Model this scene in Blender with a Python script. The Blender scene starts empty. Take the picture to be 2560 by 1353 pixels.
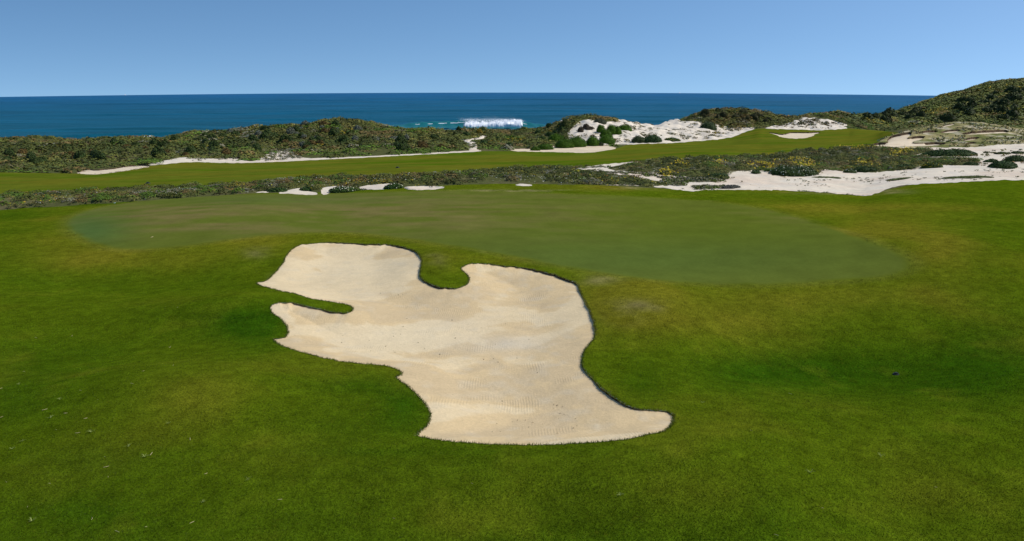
import bpy, math
import numpy as np
R = math.radians
rng = np.random.default_rng(7)
sc = bpy.context.scene
COL = sc.collection

# ------------------------------------------------------------------ camera
CAMZ = 20.0            # metres above the sea
PITCH = R(14.14)
FPX = 2009.0           # focal length in pixels of a 2560 px wide frame
cam_d = bpy.data.cameras.new("camera")
cam = bpy.data.objects.new("camera", cam_d); COL.objects.link(cam)
cam.location = (0, 0, CAMZ)
cam.rotation_euler = (R(90) - PITCH, 0, 0)
cam_d.sensor_width = 36; cam_d.sensor_fit = 'HORIZONTAL'
cam_d.lens = FPX / 2560 * 36
cam_d.clip_start = 0.1; cam_d.clip_end = 20000
sc.camera = cam

# ------------------------------------------------------------------ sky, sun, exposure
SUN_EL, SUN_AZ = R(48), R(84)      # azimuth: clockwise from +Y (view direction)
w = bpy.data.worlds.new("World"); sc.world = w; w.use_nodes = True
nt = w.node_tree; nt.nodes.clear()
out = nt.nodes.new('ShaderNodeOutputWorld'); bg = nt.nodes.new('ShaderNodeBackground')
sky = nt.nodes.new('ShaderNodeTexSky'); sky.sky_type = 'NISHITA'; sky.sun_disc = False
sky.sun_elevation = SUN_EL; sky.sun_rotation = SUN_AZ
sky.air_density = 1.0; sky.dust_density = 0.7; sky.ozone_density = 0.5; sky.altitude = 0
tc = nt.nodes.new('ShaderNodeTexCoord'); sp = nt.nodes.new('ShaderNodeSeparateXYZ'); cb = nt.nodes.new('ShaderNodeCombineXYZ')
mz = nt.nodes.new('ShaderNodeMath'); mz.operation = 'MULTIPLY_ADD'; mz.inputs[1].default_value = 2.0; mz.inputs[2].default_value = 0.28
mx = nt.nodes.new('ShaderNodeMath'); mx.operation = 'MAXIMUM'; mx.inputs[1].default_value = 0.12
nt.links.new(tc.outputs['Generated'], sp.inputs[0])
nt.links.new(sp.outputs[0], cb.inputs[0]); nt.links.new(sp.outputs[1], cb.inputs[1])
nt.links.new(sp.outputs[2], mz.inputs[0]); nt.links.new(mz.outputs[0], mx.inputs[0]); nt.links.new(mx.outputs[0], cb.inputs[2])
nt.links.new(cb.outputs[0], sky.inputs[0])
hsv = nt.nodes.new('ShaderNodeHueSaturation'); hsv.inputs['Saturation'].default_value = 1.22; hsv.inputs['Hue'].default_value = .495
nt.links.new(sky.outputs[0], hsv.inputs['Color'])
nt.links.new(hsv.outputs[0], bg.inputs[0]); bg.inputs[1].default_value = 0.15
nt.links.new(bg.outputs[0], out.inputs[0])
sd = bpy.data.lights.new("sun", 'SUN'); sun = bpy.data.objects.new("sun", sd); COL.objects.link(sun)
sd.energy = 3.6; sd.angle = R(0.53); sd.color = (1.0, 0.95, 0.87)
sun.rotation_euler = (R(90) - SUN_EL, 0, -SUN_AZ + math.pi)
sun.location = (80, 30, 120)
sc.view_settings.view_transform = 'Standard'; sc.view_settings.look = 'None'
sc.view_settings.exposure = 0.07; sc.view_settings.gamma = 1.0
sc.render.engine = 'CYCLES'
sc.cycles.max_bounces = 5; sc.cycles.diffuse_bounces = 2; sc.cycles.transparent_max_bounces = 8

# ------------------------------------------------------------------ helpers
def tag(o, label=None, cat=None, group=None, kind=None):
    if label: o['label'] = label
    if cat: o['category'] = cat
    if group: o['group'] = group
    if kind: o['kind'] = kind
    return o

def mk(name, V, F, mat, parent=None, vcol=None, fcol=None, smooth=False, extra=None):
    """one mesh object from numpy arrays; F is (n,3) or (n,4)"""
    V = np.asarray(V, np.float32); F = np.asarray(F, np.int32)
    me = bpy.data.meshes.new(name); k = F.shape[1]
    me.vertices.add(len(V)); me.vertices.foreach_set('co', V.ravel())
    me.loops.add(F.size); me.loops.foreach_set('vertex_index', F.ravel())
    me.polygons.add(len(F)); me.polygons.foreach_set('loop_start', np.arange(0, F.size, k, dtype=np.int32))
    me.polygons.foreach_set('loop_total', np.full(len(F), k, np.int32))
    if smooth: me.polygons.foreach_set('use_smooth', np.ones(len(F), bool))
    for dom, c in (('POINT', vcol), ('FACE', fcol)):
        if c is not None:
            a = me.attributes.new('col', 'FLOAT_COLOR', dom)
            c4 = np.ones((len(c), 4), np.float32); c4[:, :3] = c
            a.data.foreach_set('color', c4.ravel())
    me.update(calc_edges=True); me.validate()
    me.materials.append(mat)
    o = bpy.data.objects.new(name, me); COL.objects.link(o)
    if parent: o.parent = parent
    return o

_tab = np.random.default_rng(3).random((256, 256))
def vnoise(x, y):
    xi = np.floor(x).astype(int); yi = np.floor(y).astype(int)
    fx = x - xi; fy = y - yi
    fx = fx*fx*(3-2*fx); fy = fy*fy*(3-2*fy)
    a = _tab[xi & 255, yi & 255]; b = _tab[(xi+1) & 255, yi & 255]
    c = _tab[xi & 255, (yi+1) & 255]; d = _tab[(xi+1) & 255, (yi+1) & 255]
    return (a*(1-fx)+b*fx)*(1-fy) + (c*(1-fx)+d*fx)*fy
def fbm(x, y, n=4, off=0.0):
    r = 0; amp = 0.5; t = 0
    for k in range(n):
        r = r + amp*vnoise(x*2**k + 17.3*k + off, y*2**k + 31.7*k - off); t += amp; amp *= 0.5
    return r/t          # 0..1
def sstep(a, b, x):
    t = np.clip((x-a)/(b-a), 0, 1); return t*t*(3-2*t)

CP, SP = math.cos(PITCH), math.sin(PITCH)
def ray(px, py):
    px = np.asarray(px, float); py = np.asarray(py, float)
    u = px - 1280; v = -(py - 676.5)
    return u, v*SP + FPX*CP, v*CP - FPX*SP
def project(x, y, z):
    dz = z - CAMZ
    d = y*CP - dz*SP; up = y*SP + dz*CP
    d = np.maximum(d, 0.5)
    return 1280 + FPX*x/d, 676.5 - FPX*up/d

# ------------------------------------------------------------------ terrain height: profile lines seen in the photograph
LN = {}
LN['front'] = [(-900,1353,9.7),(1280,1353,9.7),(3400,1353,9.7)]
LN['B'] = [(-900,560,40),(0,528,43),(150,520,44),(300,510,45),(450,497,46),(640,482,47),(850,479,47.5),(1000,470,48),(1150,461,49),(1280,459,49.5),(1450,461,49.5),(1560,466,49.5),(1700,474,49),(1860,473,49),(2050,481,48.5),(2150,489,48),(2210,476,49),(2320,458,50.5),(2480,450,51),(2560,449,51),(3400,449,51)]
LN['C'] = [(-900,494,58),(0,487,58),(300,473,59),(640,459,61),(900,441,63),(1230,428,67),(1430,418,70),(1600,404,73),(1800,392,78),(1950,385,84),(2050,375,90),(2180,367,93),(2300,367,95),(2560,361,96),(3400,362,97)]
LN['H'] = [(-900,470,72),(0,458,72),(640,432,78),(1200,403,88),(1540,391,94),(1840,364,110),(2000,352,118),(2120,352,112),(2190,350,106),(2240,331,106),(2290,321,108),(2340,314,111),(2400,306,113),(2440,308,113),(2500,315,113),(2560,324,113),(2800,330,113),(3400,330,113)]
LN['D'] = [(-900,440,88),(0,430,88),(190,431,89),(380,412,94),(640,406,98),(900,391,105),(1200,378,112),(1400,374,117),(1540,371,119),(1660,357,126),(1780,350,133),(1840,343,139),(1900,322,150),(2000,320,154),(2100,321,155),(2200,327,152),(2240,334,150),(2400,338,150),(2560,345,150),(3400,345,150)]
LN['M'] = [(-900,400,115),(0,398,115),(200,394,115),(640,364,122),(900,345,128),(1128,342,137),(1220,339,140),(1300,350,137),(1400,338,137),(1440,322,136),(1500,312,139),(1600,322,142),(1700,320,144),(1760,322,147),(1840,326,150),(1900,318,156),(1950,309,160),(2026,296,164),(2067,298,164),(2110,308,163),(2150,321,166),(2250,322,200),(2400,330,190),(2560,338,180),(3400,340,180)]
LN['F'] = [(-900,350,150),(0,352,150),(80,344,150),(200,349,150),(300,350,150),(400,348,150),(440,338,151),(480,333,152),(560,333,152),(640,325,152),(700,319,153),(760,322,154),(800,311,156),(850,302,158),(900,307,158),(930,313,158),(960,321,157),(1010,327,156),(1060,331,156),(1130,333,156),(1170,325,157),(1240,326,157),(1300,326,156),(1360,322,154),(1385,308,153),(1430,296,152),(1480,290,152),(1530,292,152),(1570,299,153),(1620,308,155),(1650,308,157),(1680,302,160),(1720,296,164),(1760,283,168),(1790,278,168),(1880,278,168),(1930,284,170),(1960,296,176),(2000,298,182),(2030,293,186),(2080,287,192),(2120,292,200),(2200,292,230),(2260,279,262),(2330,251,290),(2400,231,305),(2460,212,315),(2560,200,325),(2800,150,330),(3400,120,330)]
SG = np.linspace(-1.2, 1.2, 2401)
def line_table(pts, sig=5):
    pts = np.array(pts, float)
    rx, ry, rz = ray(pts[:, 0], pts[:, 1])
    s = rx/ry; Y = pts[:, 2]; Z = CAMZ + Y*rz/ry
    y = np.interp(SG, s, Y); z = np.interp(SG, s, Z)
    k = np.exp(-0.5*(np.arange(-15, 16)/sig)**2); k /= k.sum()
    sm = lambda a: np.convolve(np.pad(a, 15, mode='edge'), k, mode='valid')
    return sm(y), sm(z)
T = []
c0 = CAMZ
T.append((np.full_like(SG, -60.), np.full_like(SG, c0-6.3)))
T.append((np.full_like(SG, 5.), np.full_like(SG, c0-6.28)))
yf, zf = line_table(LN['front']); T.append((yf, zf))
T.append((np.full_like(SG, 20.), c0-6.45 + 0.10*np.cos(SG*5)))
YB, ZB = line_table(LN['B'], 7)
T.append((YB*0.72, c0-6.55*1.0 + 0.45*(ZB-(c0-6.9))))
T.append((YB, ZB))
T.append((YB+4.5, ZB-0.22))
T.append(line_table(LN['C'])); YC, ZC = T[-1]
T.append(line_table(LN['H']))
YD, ZD = line_table(LN['D'], 4); T.append((YD, ZD))
T.append(line_table(LN['M'], 4))
YF, ZF = line_table(LN['F'], 4); T.append((YF, ZF))
T.append((YF+14, ZF-3.0)); T.append((YF+38, np.full_like(SG, 0.6))); T.append((YF+70, np.full_like(SG, -2.5)))
T.append((np.full_like(SG, 700.), np.full_like(SG, -12.)))
TY = np.array([t[0] for t in T]); TZ = np.array([t[1] for t in T])
for k in range(1, len(TY)): TY[k] = np.maximum(TY[k], TY[k-1]+1.0)
K = len(TY)
# monotone hermite slopes along each profile
dY = np.diff(TY, axis=0); dl = np.diff(TZ, axis=0)/dY
TM = np.zeros_like(TZ)
for k in range(1, K-1):
    a, b = dl[k-1], dl[k]; w1 = 2*dY[k]+dY[k-1]; w2 = dY[k]+2*dY[k-1]
    ok = a*b > 0
    TM[k][ok] = ((w1+w2)/(w1/np.where(ok, a, 1) + w2/np.where(ok, b, 1)))[ok]
BUMPS = []   # x, y, rx, ry, dz
def base_h(x, y):
    x = np.asarray(x, float); y = np.asarray(y, float)
    s = np.clip(x/np.maximum(y, 7.0), -1.19, 1.19)
    g = (s+1.2)/2.4*2400; i = np.floor(g).astype(int); f = g-i
    z = np.zeros(x.shape)
    ys = [TY[k][i]*(1-f)+TY[k][i+1]*f for k in range(K)]
    zs = [TZ[k][i]*(1-f)+TZ[k][i+1]*f for k in range(K)]
    ms = [TM[k][i]*(1-f)+TM[k][i+1]*f for k in range(K)]
    z[...] = zs[0]
    for k in range(K-1):
        m = (y >= ys[k])
        h = ys[k+1]-ys[k]; t = np.clip((y-ys[k])/h, 0, 1)
        hz = (1+2*t)*(1-t)**2*zs[k] + t*(1-t)**2*h*ms[k] + t*t*(3-2*t)*zs[k+1] + t*t*(t-1)*h*ms[k+1]
        z = np.where(m, hz, z)
    # dune relief seaward of the fairway, gentle rolls elsewhere
    yd = ys[9]; yfr = ys[11]
    wd = sstep(2, 14, y-yd)*(1-sstep(10, 40, y-yfr))
    z = z + wd*((fbm(x/14, y/14, 3)-0.5)*1.5 + (fbm(x/4.5, y/4.5, 2, 9)-0.5)*0.45)
    yb = ys[5]
    z = z + (1-wd)*sstep(8, 14, y)*(fbm(x/9, y/9, 2, 5)-0.5)*np.where(y < yb, 0.22, 0.28)
    for bx, by, rx_, ry_, dz in BUMPS:
        z = z + dz*np.exp(-(((x-bx)/rx_)**2 + ((y-by)/ry_)**2))
    return z
YS = np.concatenate([np.arange(4, 50, 0.06), np.arange(50, 120, 0.18), np.arange(120, 420, 0.35)])
def cast(px, py):
    """pixel(s) of the photograph -> point(s) on the terrain"""
    px = np.atleast_1d(np.asarray(px, float)); py = np.atleast_1d(np.asarray(py, float))
    res = np.zeros((len(px), 3))
    for a in range(0, len(px), 400):
        u, v, q = ray(px[a:a+400], py[a:a+400])
        X = (u/v)[:, None]*YS; Z = CAMZ + (q/v)[:, None]*YS
        H = base_h(X, np.broadcast_to(YS, X.shape))
        dif = Z-H; below = dif < 0
        j = np.argmax(below, axis=1); j[~below.any(1)] = len(YS)-1
        j = np.maximum(j, 1); r_ = np.arange(len(j))
        d0, d1 = dif[r_, j-1], dif[r_, j]
        t = np.clip(d0/np.where(d0-d1 == 0, 1, d0-d1), 0, 1)
        yy = YS[j-1] + t*(YS[j]-YS[j-1])
        xx = u/v*yy
        res[a:a+400, 0] = xx; res[a:a+400, 1] = yy
    res[:, 2] = base_h(res[:, 0], res[:, 1])
    return res
# low rolls of the near turf (centre and radii in metres)
for px, py, rx_, ry_, dz in [(470,1010,3.0,2.4,.55),(600,770,2.4,1.2,.42),(150,860,3.2,2.2,-.30),(2150,900,3.8,2.2,-.60),
                             (1750,1190,2.6,1.7,.45),(1640,800,1.8,3.0,.34),(1120,655,1.3,1.8,.20),(330,690,5,2.4,-.42),
                             (2420,640,5,6,.50),(900,1230,2.6,1.2,.22),(2300,1250,2.0,1.3,-.25),(520,540,5,4,.22),(1950,600,5,4,.18),(1000,1110,1.6,.8,.10),(2480,980,2,2,.3)]:
    p = cast(px, py)[0]; BUMPS.append((p[0], p[1], rx_, ry_, dz))

# ------------------------------------------------------------------ outlines traced on the photograph (2560 px frame), cast on the terrain
def chaikin(P, n=1, closed=True):
    P = np.array(P, float)
    for _ in range(n):
        Q = np.roll(P, -1, 0) if closed else P[1:]
        A = P if closed else P[:-1]
        N = np.empty((2*len(Q), 2)); N[0::2] = .75*A+.25*Q; N[1::2] = .25*A+.75*Q
        if not closed: N = np.vstack([P[:1], N, P[-1:]])
        P = N
    return P
def densify(P, step, closed=True):
    P = np.array(P, float); out_ = []
    n = len(P); m = n if closed else n-1
    for i in range(m):
        a, b = P[i], P[(i+1) % n]; k = max(1, int(np.ceil(np.hypot(*(b-a))/step)))
        for t in range(k): out_.append(a+(b-a)*t/k)
    if not closed: out_.append(P[-1])
    return np.array(out_)
def wpoly(P, step=7, smooth=1, jit=0.0):
    P = densify(chaikin(P, smooth), step)
    if jit:
        P = P + (np.stack([fbm(P[:, 0]/9, P[:, 1]/5, 3), fbm(P[:, 0]/9+50, P[:, 1]/5, 3)], 1)-.5)*2*jit
    return cast(P[:, 0], P[:, 1])[:, :2]

MAIN = [(638,707),(664,704),(680,690),(698,669),(708,658),(709,650),(718,637),(722,630),(738,618),(754,611),(773,609),(807,608),(813,606),(839,607),(879,608),(906,610),(946,611),(972,611),(1004,616),(1031,624),(1044,632),(1052,642),(1056,653),(1052,669),(1049,685),(1053,696),(1065,705),(1087,714),(1105,719),(1121,720),(1143,721),(1161,715),(1171,708),(1174,698),(1169,688),(1159,680),(1151,673),(1159,665),(1172,660),(1199,659),(1240,662),(1277,667),(1315,670),(1347,676),(1376,684),(1405,693),(1425,700),(1444,709),(1448,722),(1458,745),(1465,759),(1475,777),(1481,794),(1487,806),(1486,814),(1490,829),(1486,845),(1473,861),(1462,875),(1457,892),(1454,916),(1471,935),(1491,958),(1514,978),(1543,998),(1573,1016),(1599,1025),(1638,1025),(1683,1030),(1684,1050),(1678,1066),(1655,1081),(1622,1085),(1589,1096),(1523,1103),(1458,1108),(1392,1112),(1294,1113),(1228,1111),(1162,1107),(1097,1100),(1041,1091),(1048,1080),(1064,1068),(1072,1053),(1076,1037),(1067,1014),(1048,994),(1031,976),(1012,960),(990,945),(995,939),(1007,935),(998,925),(972,916),(939,911),(879,908),(826,899),(786,890),(749,879),(714,869),(690,858),(683,847),(701,846),(714,845),(720,834),(718,818),(714,810),(698,794),(680,781),(674,771),(680,762),(693,757),(714,756),(738,758),(765,765),(797,771),(826,779),(855,783),(879,781),(883,770),(871,763),(855,759),(826,754),(786,749),(760,741),(733,734),(701,728),(672,720),(648,713)]
GREEN = [(165,560),(180,540),(230,522),(330,505),(480,489),(640,485),(850,484),(1000,479),(1150,477),(1400,485),(1600,492),(1790,505),(1900,520),(2000,545),(2100,578),(2180,605),(2250,635),(2280,655),(2260,680),(2180,695),(2050,705),(1900,712),(1750,710),(1600,697),(1500,680),(1400,665),(1300,645),(1200,625),(1100,610),(1000,595),(900,582),(780,580),(650,590),(550,602),(450,617),(350,625),(270,620),(215,600),(175,577)]
EDGE_B = [(-900,562)] + [(a, b) for a, b, _ in LN['B'][1:-1]] + [(3400,449)]
FAIR_N = [(-900,496),(0,487),(100,485),(200,478),(300,473),(400,470),(500,465),(640,459),(750,450),(850,442),(950,440),(1050,437),(1150,433),(1230,428),(1300,421),(1431,419),(1539,409),(1600,403),(1700,398),(1800,392),(1850,392),(1950,385),(2050,375),(2120,370),(2180,367),(2192,357),(2216,350),(2227,340),(2252,333)]
FAIR_F = [(2236,331),(2200,327),(2121,321),(2082,322),(2050,325),(1934,322),(1908,321),(1880,323),(1859,330),(1840,340),(1800,346),(1740,352),(1660,357),(1577,359),(1545,370),(1514,377),(1464,383),(1414,381),(1351,380),(1275,378),(1203,378),(1103,383),(977,390),(851,396),(751,401),(650,406),(553,407),(480,403),(379,414),(302,429),(219,436),(190,434),(0,431),(-900,440)]
SANDS = {
 'strip_a': [(367,411),(427,398),(465,392),(515,395),(553,398),(590,393),(603,401),(640,404),(663,386),(695,375),(726,378),(751,388),(756,396),(851,393.5),(977,388),(1128,379.5),(1173,376.5),(1203,376),(1203,379),(1103,384),(977,391),(851,397),(751,402),(650,407),(553,408),(480,404),(379,414)],
 'path': [(1128,341),(1138,348),(1150,351),(1170,348),(1185,346),(1216,338),(1219,341),(1193,351),(1188,361),(1198,366),(1188,372),(1203,377),(1172,378),(1172,370),(1155,368),(1168,363),(1172,357),(1143,353)],
 'dune_w': [(1424,350),(1416,336),(1430,318),(1445,306),(1461,301),(1489,300),(1514,306),(1537,303),(1557,296),(1592,299),(1627,306),(1652,309),(1685,300),(1715,304),(1753,303),(1783,308),(1815,318),(1840,320),(1874,318),(1900,319),(1880,324),(1859,331),(1840,341),(1800,348),(1740,354),(1660,359),(1577,361),(1514,362),(1464,362)],
 'sliver': [(1396,305),(1404,303),(1418,294),(1430,290),(1436,291),(1420,298),(1404,308)],
 'dune_e': [(1908,320),(1942,315),(1978,306),(1990,299),(2026,294),(2067,298),(2103,306),(2121,312),(2112,318),(2121,322),(2050,326),(1934,323)],
 'right': [(1502,463),(1480,452),(1500,438),(1450,432),(1429,422),(1539,408),(1600,404),(1700,399),(1850,393),(2000,381),(2180,368),(2245,369),(2300,369),(2400,369),(2447,368),(2498,361),(2700,356),(3300,356),(3300,448),(2560,450),(2483,451),(2394,456),(2320,459),(2263,462),(2216,473),(2201,481),(2171,490),(2097,485),(2052,480),(1990,477),(1859,474),(1815,474),(1753,475),(1728,479),(1652,469),(1569,463)],
 'bay_a': [(633,482),(655,478),(672,478),(672,482)],
 'bay_b': [(690,484),(718,475),(756,470),(776,466),(756,475),(776,479),(793,481),(793,488),(756,487),(726,484)],
 'bay_c': [(804,488),(801,471),(826,466),(861,465),(834,476),(821,486)],
 'bay_d': [(894,466),(972,460),(989,463),(964,469),(959,475),(901,473)],
 'bay_e': [(1004,469),(1040,466),(1102,465),(1114,469),(1090,474),(1027,476)],
 'bay_f': [(1286,462),(1300,459),(1330,461),(1330,465),(1300,465)],
}
SCRUBS = [
 [(1517,421),(1552,411),(1640,401),(1728,397),(1790,391),(1840,390),(1904,389),(1948,385),(2002,374),(2067,376),(2112,367),(2171,370),(2245,369),(2305,374),(2340,380),(2290,384),(2300,392),(2360,396),(2450,398),(2447,409),(2409,417),(2364,412),(2287,415),(2287,423),(2236,426),(2186,432),(2097,429),(2055,423),(2052,432),(2023,441),(1928,441),(1931,428),(1880,426),(1800,432),(1820,441),(1798,449),(1770,447),(1728,441),(1690,441),(1652,439),(1642,431),(1577,429),(1527,426)],
 [(1390,420),(1440,424),(1480,428),(1530,436),(1580,440),(1620,450),(1690,458),(1660,466),(1600,464),(1560,461),(1510,462),(1440,462),(1380,462)],
 [(2180,372),(2290,370),(2330,376),(2280,384),(2200,384)]]
DRY = [(2180,368),(2192,357),(2227,338),(2290,320),(2340,312),(2390,304),(2440,306),(2500,313),(2560,322),(2700,328),(3300,330),(3300,358),(2700,356),(2560,358),(2498,361),(2447,368),(2300,369)]
BUNK = {
 'main': MAIN,
 'left': [(190,434),(195,427),(219,422),(241,425),(264,422),(296,419),(314,414),(364,411),(379,417),(352,421),(302,429),(251,436),(219,436)],
 'mid': [(1275,378),(1277,371),(1326,371),(1345,371),(1376,364),(1414,362),(1464,361),(1496,362),(1527,362),(1546,371),(1514,377),(1464,383),(1414,381),(1351,380)],
 'far': [(1919,331),(1931,331),(1954,336),(1969,333),(1978,330),(2023,331),(2052,329),(2049,333),(2034,336),(2037,340),(2008,346),(1984,347),(1948,343),(1945,339)],
 'h_main': [(2177,362),(2192,357),(2222,355),(2216,351),(2227,340),(2254,333),(2281,328),(2278,337),(2266,346),(2290,340),(2317,340),(2305,349),(2278,355),(2290,358),(2334,355),(2370,357),(2355,363),(2305,366),(2245,367),(2210,367)],
 'h_a': [(2287,334),(2305,327),(2346,325),(2343,331),(2305,333)],
 'h_b': [(2334,320),(2382,308),(2390,310),(2358,319)],
 'h_c': [(2349,330),(2370,325),(2400,323),(2403,328),(2358,334)],
 'h_d': [(2400,334),(2438,327),(2513,324),(2525,328),(2513,333),(2453,335),(2412,337)],
 'h_e': [(2400,350),(2425,343),(2450,342),(2447,347),(2409,353)],
 'h_f': [(2407,359),(2432,354),(2447,358),(2420,361)],
}
Z_SCRUB, Z_TURF, Z_GREEN, Z_FAIR, Z_SAND, Z_DRY = 0, 1, 2, 3, 4, 5
paint = []      # (zone id, polygon in metres) painted in order
be = densify(EDGE_B, 8, closed=False)
bw = cast(be[:, 0], be[:, 1])[:, :2]
# where a line of sight runs along the crest the hit can jump behind it: keep to the crest line
bw[:, 1] = np.interp(bw[:, 0]/bw[:, 1], SG, YB) + 0.25*(fbm(be[:, 0]/30, be[:, 0]*0, 2)-.5)
bw[:, 0] = ray(be[:, 0], be[:, 1])[0]/ray(be[:, 0], be[:, 1])[1]*bw[:, 1]
turfp = np.vstack([bw, [[80, 40], [80, -20], [-80, -20], [-80, 40]]])
paint.append((Z_TURF, turfp))
fp = densify(FAIR_N+FAIR_F, 8)
paint.append((Z_FAIR, cast(fp[:, 0], fp[:, 1])[:, :2]))
paint.append((Z_GREEN, wpoly(GREEN, 7, 2)))
for k_, P in SANDS.items():
    paint.append((Z_SAND, wpoly(P, 5, 1, 2.0 if k_ in ('right', 'path', 'dune_w', 'dune_e') else 1.0)))
for P in SCRUBS: paint.append((Z_SCRUB, wpoly(P, 5, 1, 2.5)))
paint.append((Z_DRY, wpoly(DRY, 6, 1)))
BK = {}
for i, (k_, P) in enumerate(BUNK.items()):
    BK[k_] = 10+i
    paint.append((10+i, wpoly(P, 4 if k_ == 'main' else 3, 1, 1.9 if k_ == 'main' else 0.8)))

def pip(poly, x, y):
    """even-odd point in polygon, limited to the polygon's box"""
    res = np.zeros(x.shape, bool)
    x0, y0 = poly.min(0); x1, y1 = poly.max(0)
    idx = np.nonzero((x > x0) & (x < x1) & (y > y0) & (y < y1))[0]
    if len(idx) == 0: return res
    X = x[idx]; Y = y[idx]; ins = np.zeros(len(idx), bool)
    # sort by y to limit each edge to its band
    o = np.argsort(Y); Ys = Y[o]; Xs = X[o]; I = ins[o]
    n = len(poly)
    for a in range(n):
        xa, ya = poly[a]; xb, yb_ = poly[(a+1) % n]
        if ya == yb_: continue
        lo, hi = (ya, yb_) if ya < yb_ else (yb_, ya)
        i0 = np.searchsorted(Ys, lo, 'left'); i1 = np.searchsorted(Ys, hi, 'left')
        if i1 > i0:
            xx = xa + (Ys[i0:i1]-ya)/(yb_-ya)*(xb-xa)
            I[i0:i1] ^= Xs[i0:i1] < xx
    ins[o] = I; res[idx] = ins
    return res
def zones(x, y):
    z = np.zeros(x.shape, np.int16)
    for zid, P in paint:
        m = pip(P, x, y)
        if zid == Z_GREEN: m &= (z == Z_TURF)
        z[m] = zid
    return z

# ------------------------------------------------------------------ raster of the scrub: bush domes in metres
CELL = 0.25; RX0, RY0, NX, NY = -230., 40., 1960, 1240
gx, gy = np.meshgrid(RX0+CELL*np.arange(NX), RY0+CELL*np.arange(NY), indexing='ij')
ZR = zones(gx.ravel(), gy.ravel()).reshape(gx.shape)
canopy = np.zeros(gx.shape, np.float32)
def zone_at(x, y):
    i = np.clip(((x-RX0)/CELL).round().astype(int), 0, NX-1); j = np.clip(((y-RY0)/CELL).round().astype(int), 0, NY-1)
    return ZR[i, j]
KIND = np.array([   # albedo of the scrub plants
 [.068,.080,.018],   # dark green
 [.104,.116,.024],   # mid green
 [.135,.130,.030],   # olive
 [.150,.108,.036],   # rusty brown
 [.185,.175,.110],   # grey
 [.240,.180,.018],   # yellow in flower
 [.085,.140,.016]])  # ice plant
bushes = []
VREG = [(-300,240,330,368,3,.5,.6),(-300,240,330,368,2,.25,.6),(1000,1400,314,340,2,.3,.6),(240,470,340,366,1,.4,.8),(-300,480,369,388,0,.6,1.35),(-300,560,389,440,1,.5,.6),(200,560,389,440,2,.2,.6),
 (480,640,320,350,4,.3,1.),(480,1000,352,366,0,.45,1.3),(560,1000,366,382,4,.22,.45),(560,1000,366,382,3,.35,.45),(740,910,296,325,2,.5,1.),(860,980,320,350,3,.3,.9),
 (1000,1140,315,345,1,.4,.8),(1100,1390,316,338,3,.55,.5),(1220,1400,340,372,1,.4,.9),(1380,1440,295,345,2,.45,1.),(1440,1580,284,302,1,.5,.4),(1560,1700,290,312,3,.5,.5),
 (1700,1960,270,300,2,.35,1.),(1700,1960,270,300,3,.25,1.),(1960,2140,276,300,3,.4,.8),(2100,2560,290,330,0,.4,1.)]
def scatter(n, x0, x1, y0, y1, rmin, rmax, hmin, hmax, pr, far):
    x = rng.uniform(x0, x1, n); y = rng.uniform(y0, y1, n)
    ok = (zone_at(x, y) == Z_SCRUB) & (np.abs(x) < 0.74*y+4)
    s = np.clip(x/y, -1.19, 1.19)
    yfr = np.interp(s, SG, YF); ydd = np.interp(s, SG, YD)
    ok &= y < yfr+9
    if not far: ok &= y < ydd-1
    else: ok &= y > ydd-2
    x, y = x[ok], y[ok]; m = len(x)
    patch = fbm(x/11, y/11, 3, 40)
    r = rng.uniform(rmin, rmax, m)**1.0; h = rng.uniform(hmin, hmax, m)
    u = rng.random(m) + (patch-.5)*1.3
    kd = np.searchsorted(np.cumsum(pr), np.clip(u, 0, .9999)*np.sum(pr))
    kd = np.clip(kd, 0, len(KIND)-1)
    sw = rng.random(m) < .16
    kd[sw] = rng.choice(len(KIND), sw.sum(), p=np.array(pr)/np.sum(pr))
    PXb, PYb = project(x, y, base_h(x, y))
    for a0, a1, b0, b1, kk, pr_, hs in VREG:
        mm = (PXb > a0) & (PXb < a1) & (PYb > b0) & (PYb < b1) & (rng.random(m) < pr_)
        kd[mm] = kk; h[mm] *= hs
    if far:     # low ice plant along the fairway edge
        d = y - np.interp(x/y, SG, YD)
        e = (d < 7) & (rng.random(m) < .7); kd[e] = 6; h[e] *= .4; r[e] *= .8
    for dq in (.8, 1.7, 2.8, 4.0):
        front = zone_at(x, y+dq*(1 if far else .5)) >= Z_SAND
        h[front] *= .55; r[front] *= .85
    for a in zip(x, y, r, h, kd): bushes.append(a)
scatter(9000, -125, 125, 86, 205, .8, 2.1, .22, .75, [.26,.28,.2,.10,.07,.03,.06], True)
scatter(7000, 60, 240, 180, 330, 1.3, 3.2, .5, 1.1, [.42,.22,.18,.12,.03,.03,0], True)
scatter(11000, -75, 85, 41.5, 105, .25, .85, .10, .36, [.24,.24,.14,.10,.06,.07,.15], False)
bushes = np.array(bushes)
for bx, by, r, h, kd in bushes:
    i0 = int((bx-r-RX0)/CELL); i1 = int((bx+r-RX0)/CELL)+2; j0 = int((by-r-RY0)/CELL); j1 = int((by+r-RY0)/CELL)+2
    i0 = max(i0, 0); j0 = max(j0, 0)
    X = gx[i0:i1, j0:j1]-bx; Y_ = gy[i0:i1, j0:j1]-by
    q = 1-(X*X+Y_*Y_)/(r*r)
    v = h*np.sqrt(np.clip(q, 0, 1))
    canopy[i0:i1, j0:j1] = np.maximum(canopy[i0:i1, j0:j1], v)
def canopy_at(x, y):
    fx = np.clip((x-RX0)/CELL, 0, NX-1.01); fy = np.clip((y-RY0)/CELL, 0, NY-1.01)
    i = fx.astype(int); j = fy.astype(int); a = fx-i; b = fy-j
    return (canopy[i, j]*(1-a)+canopy[i+1, j]*a)*(1-b) + (canopy[i, j+1]*(1-a)+canopy[i+1, j+1]*a)*b

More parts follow.
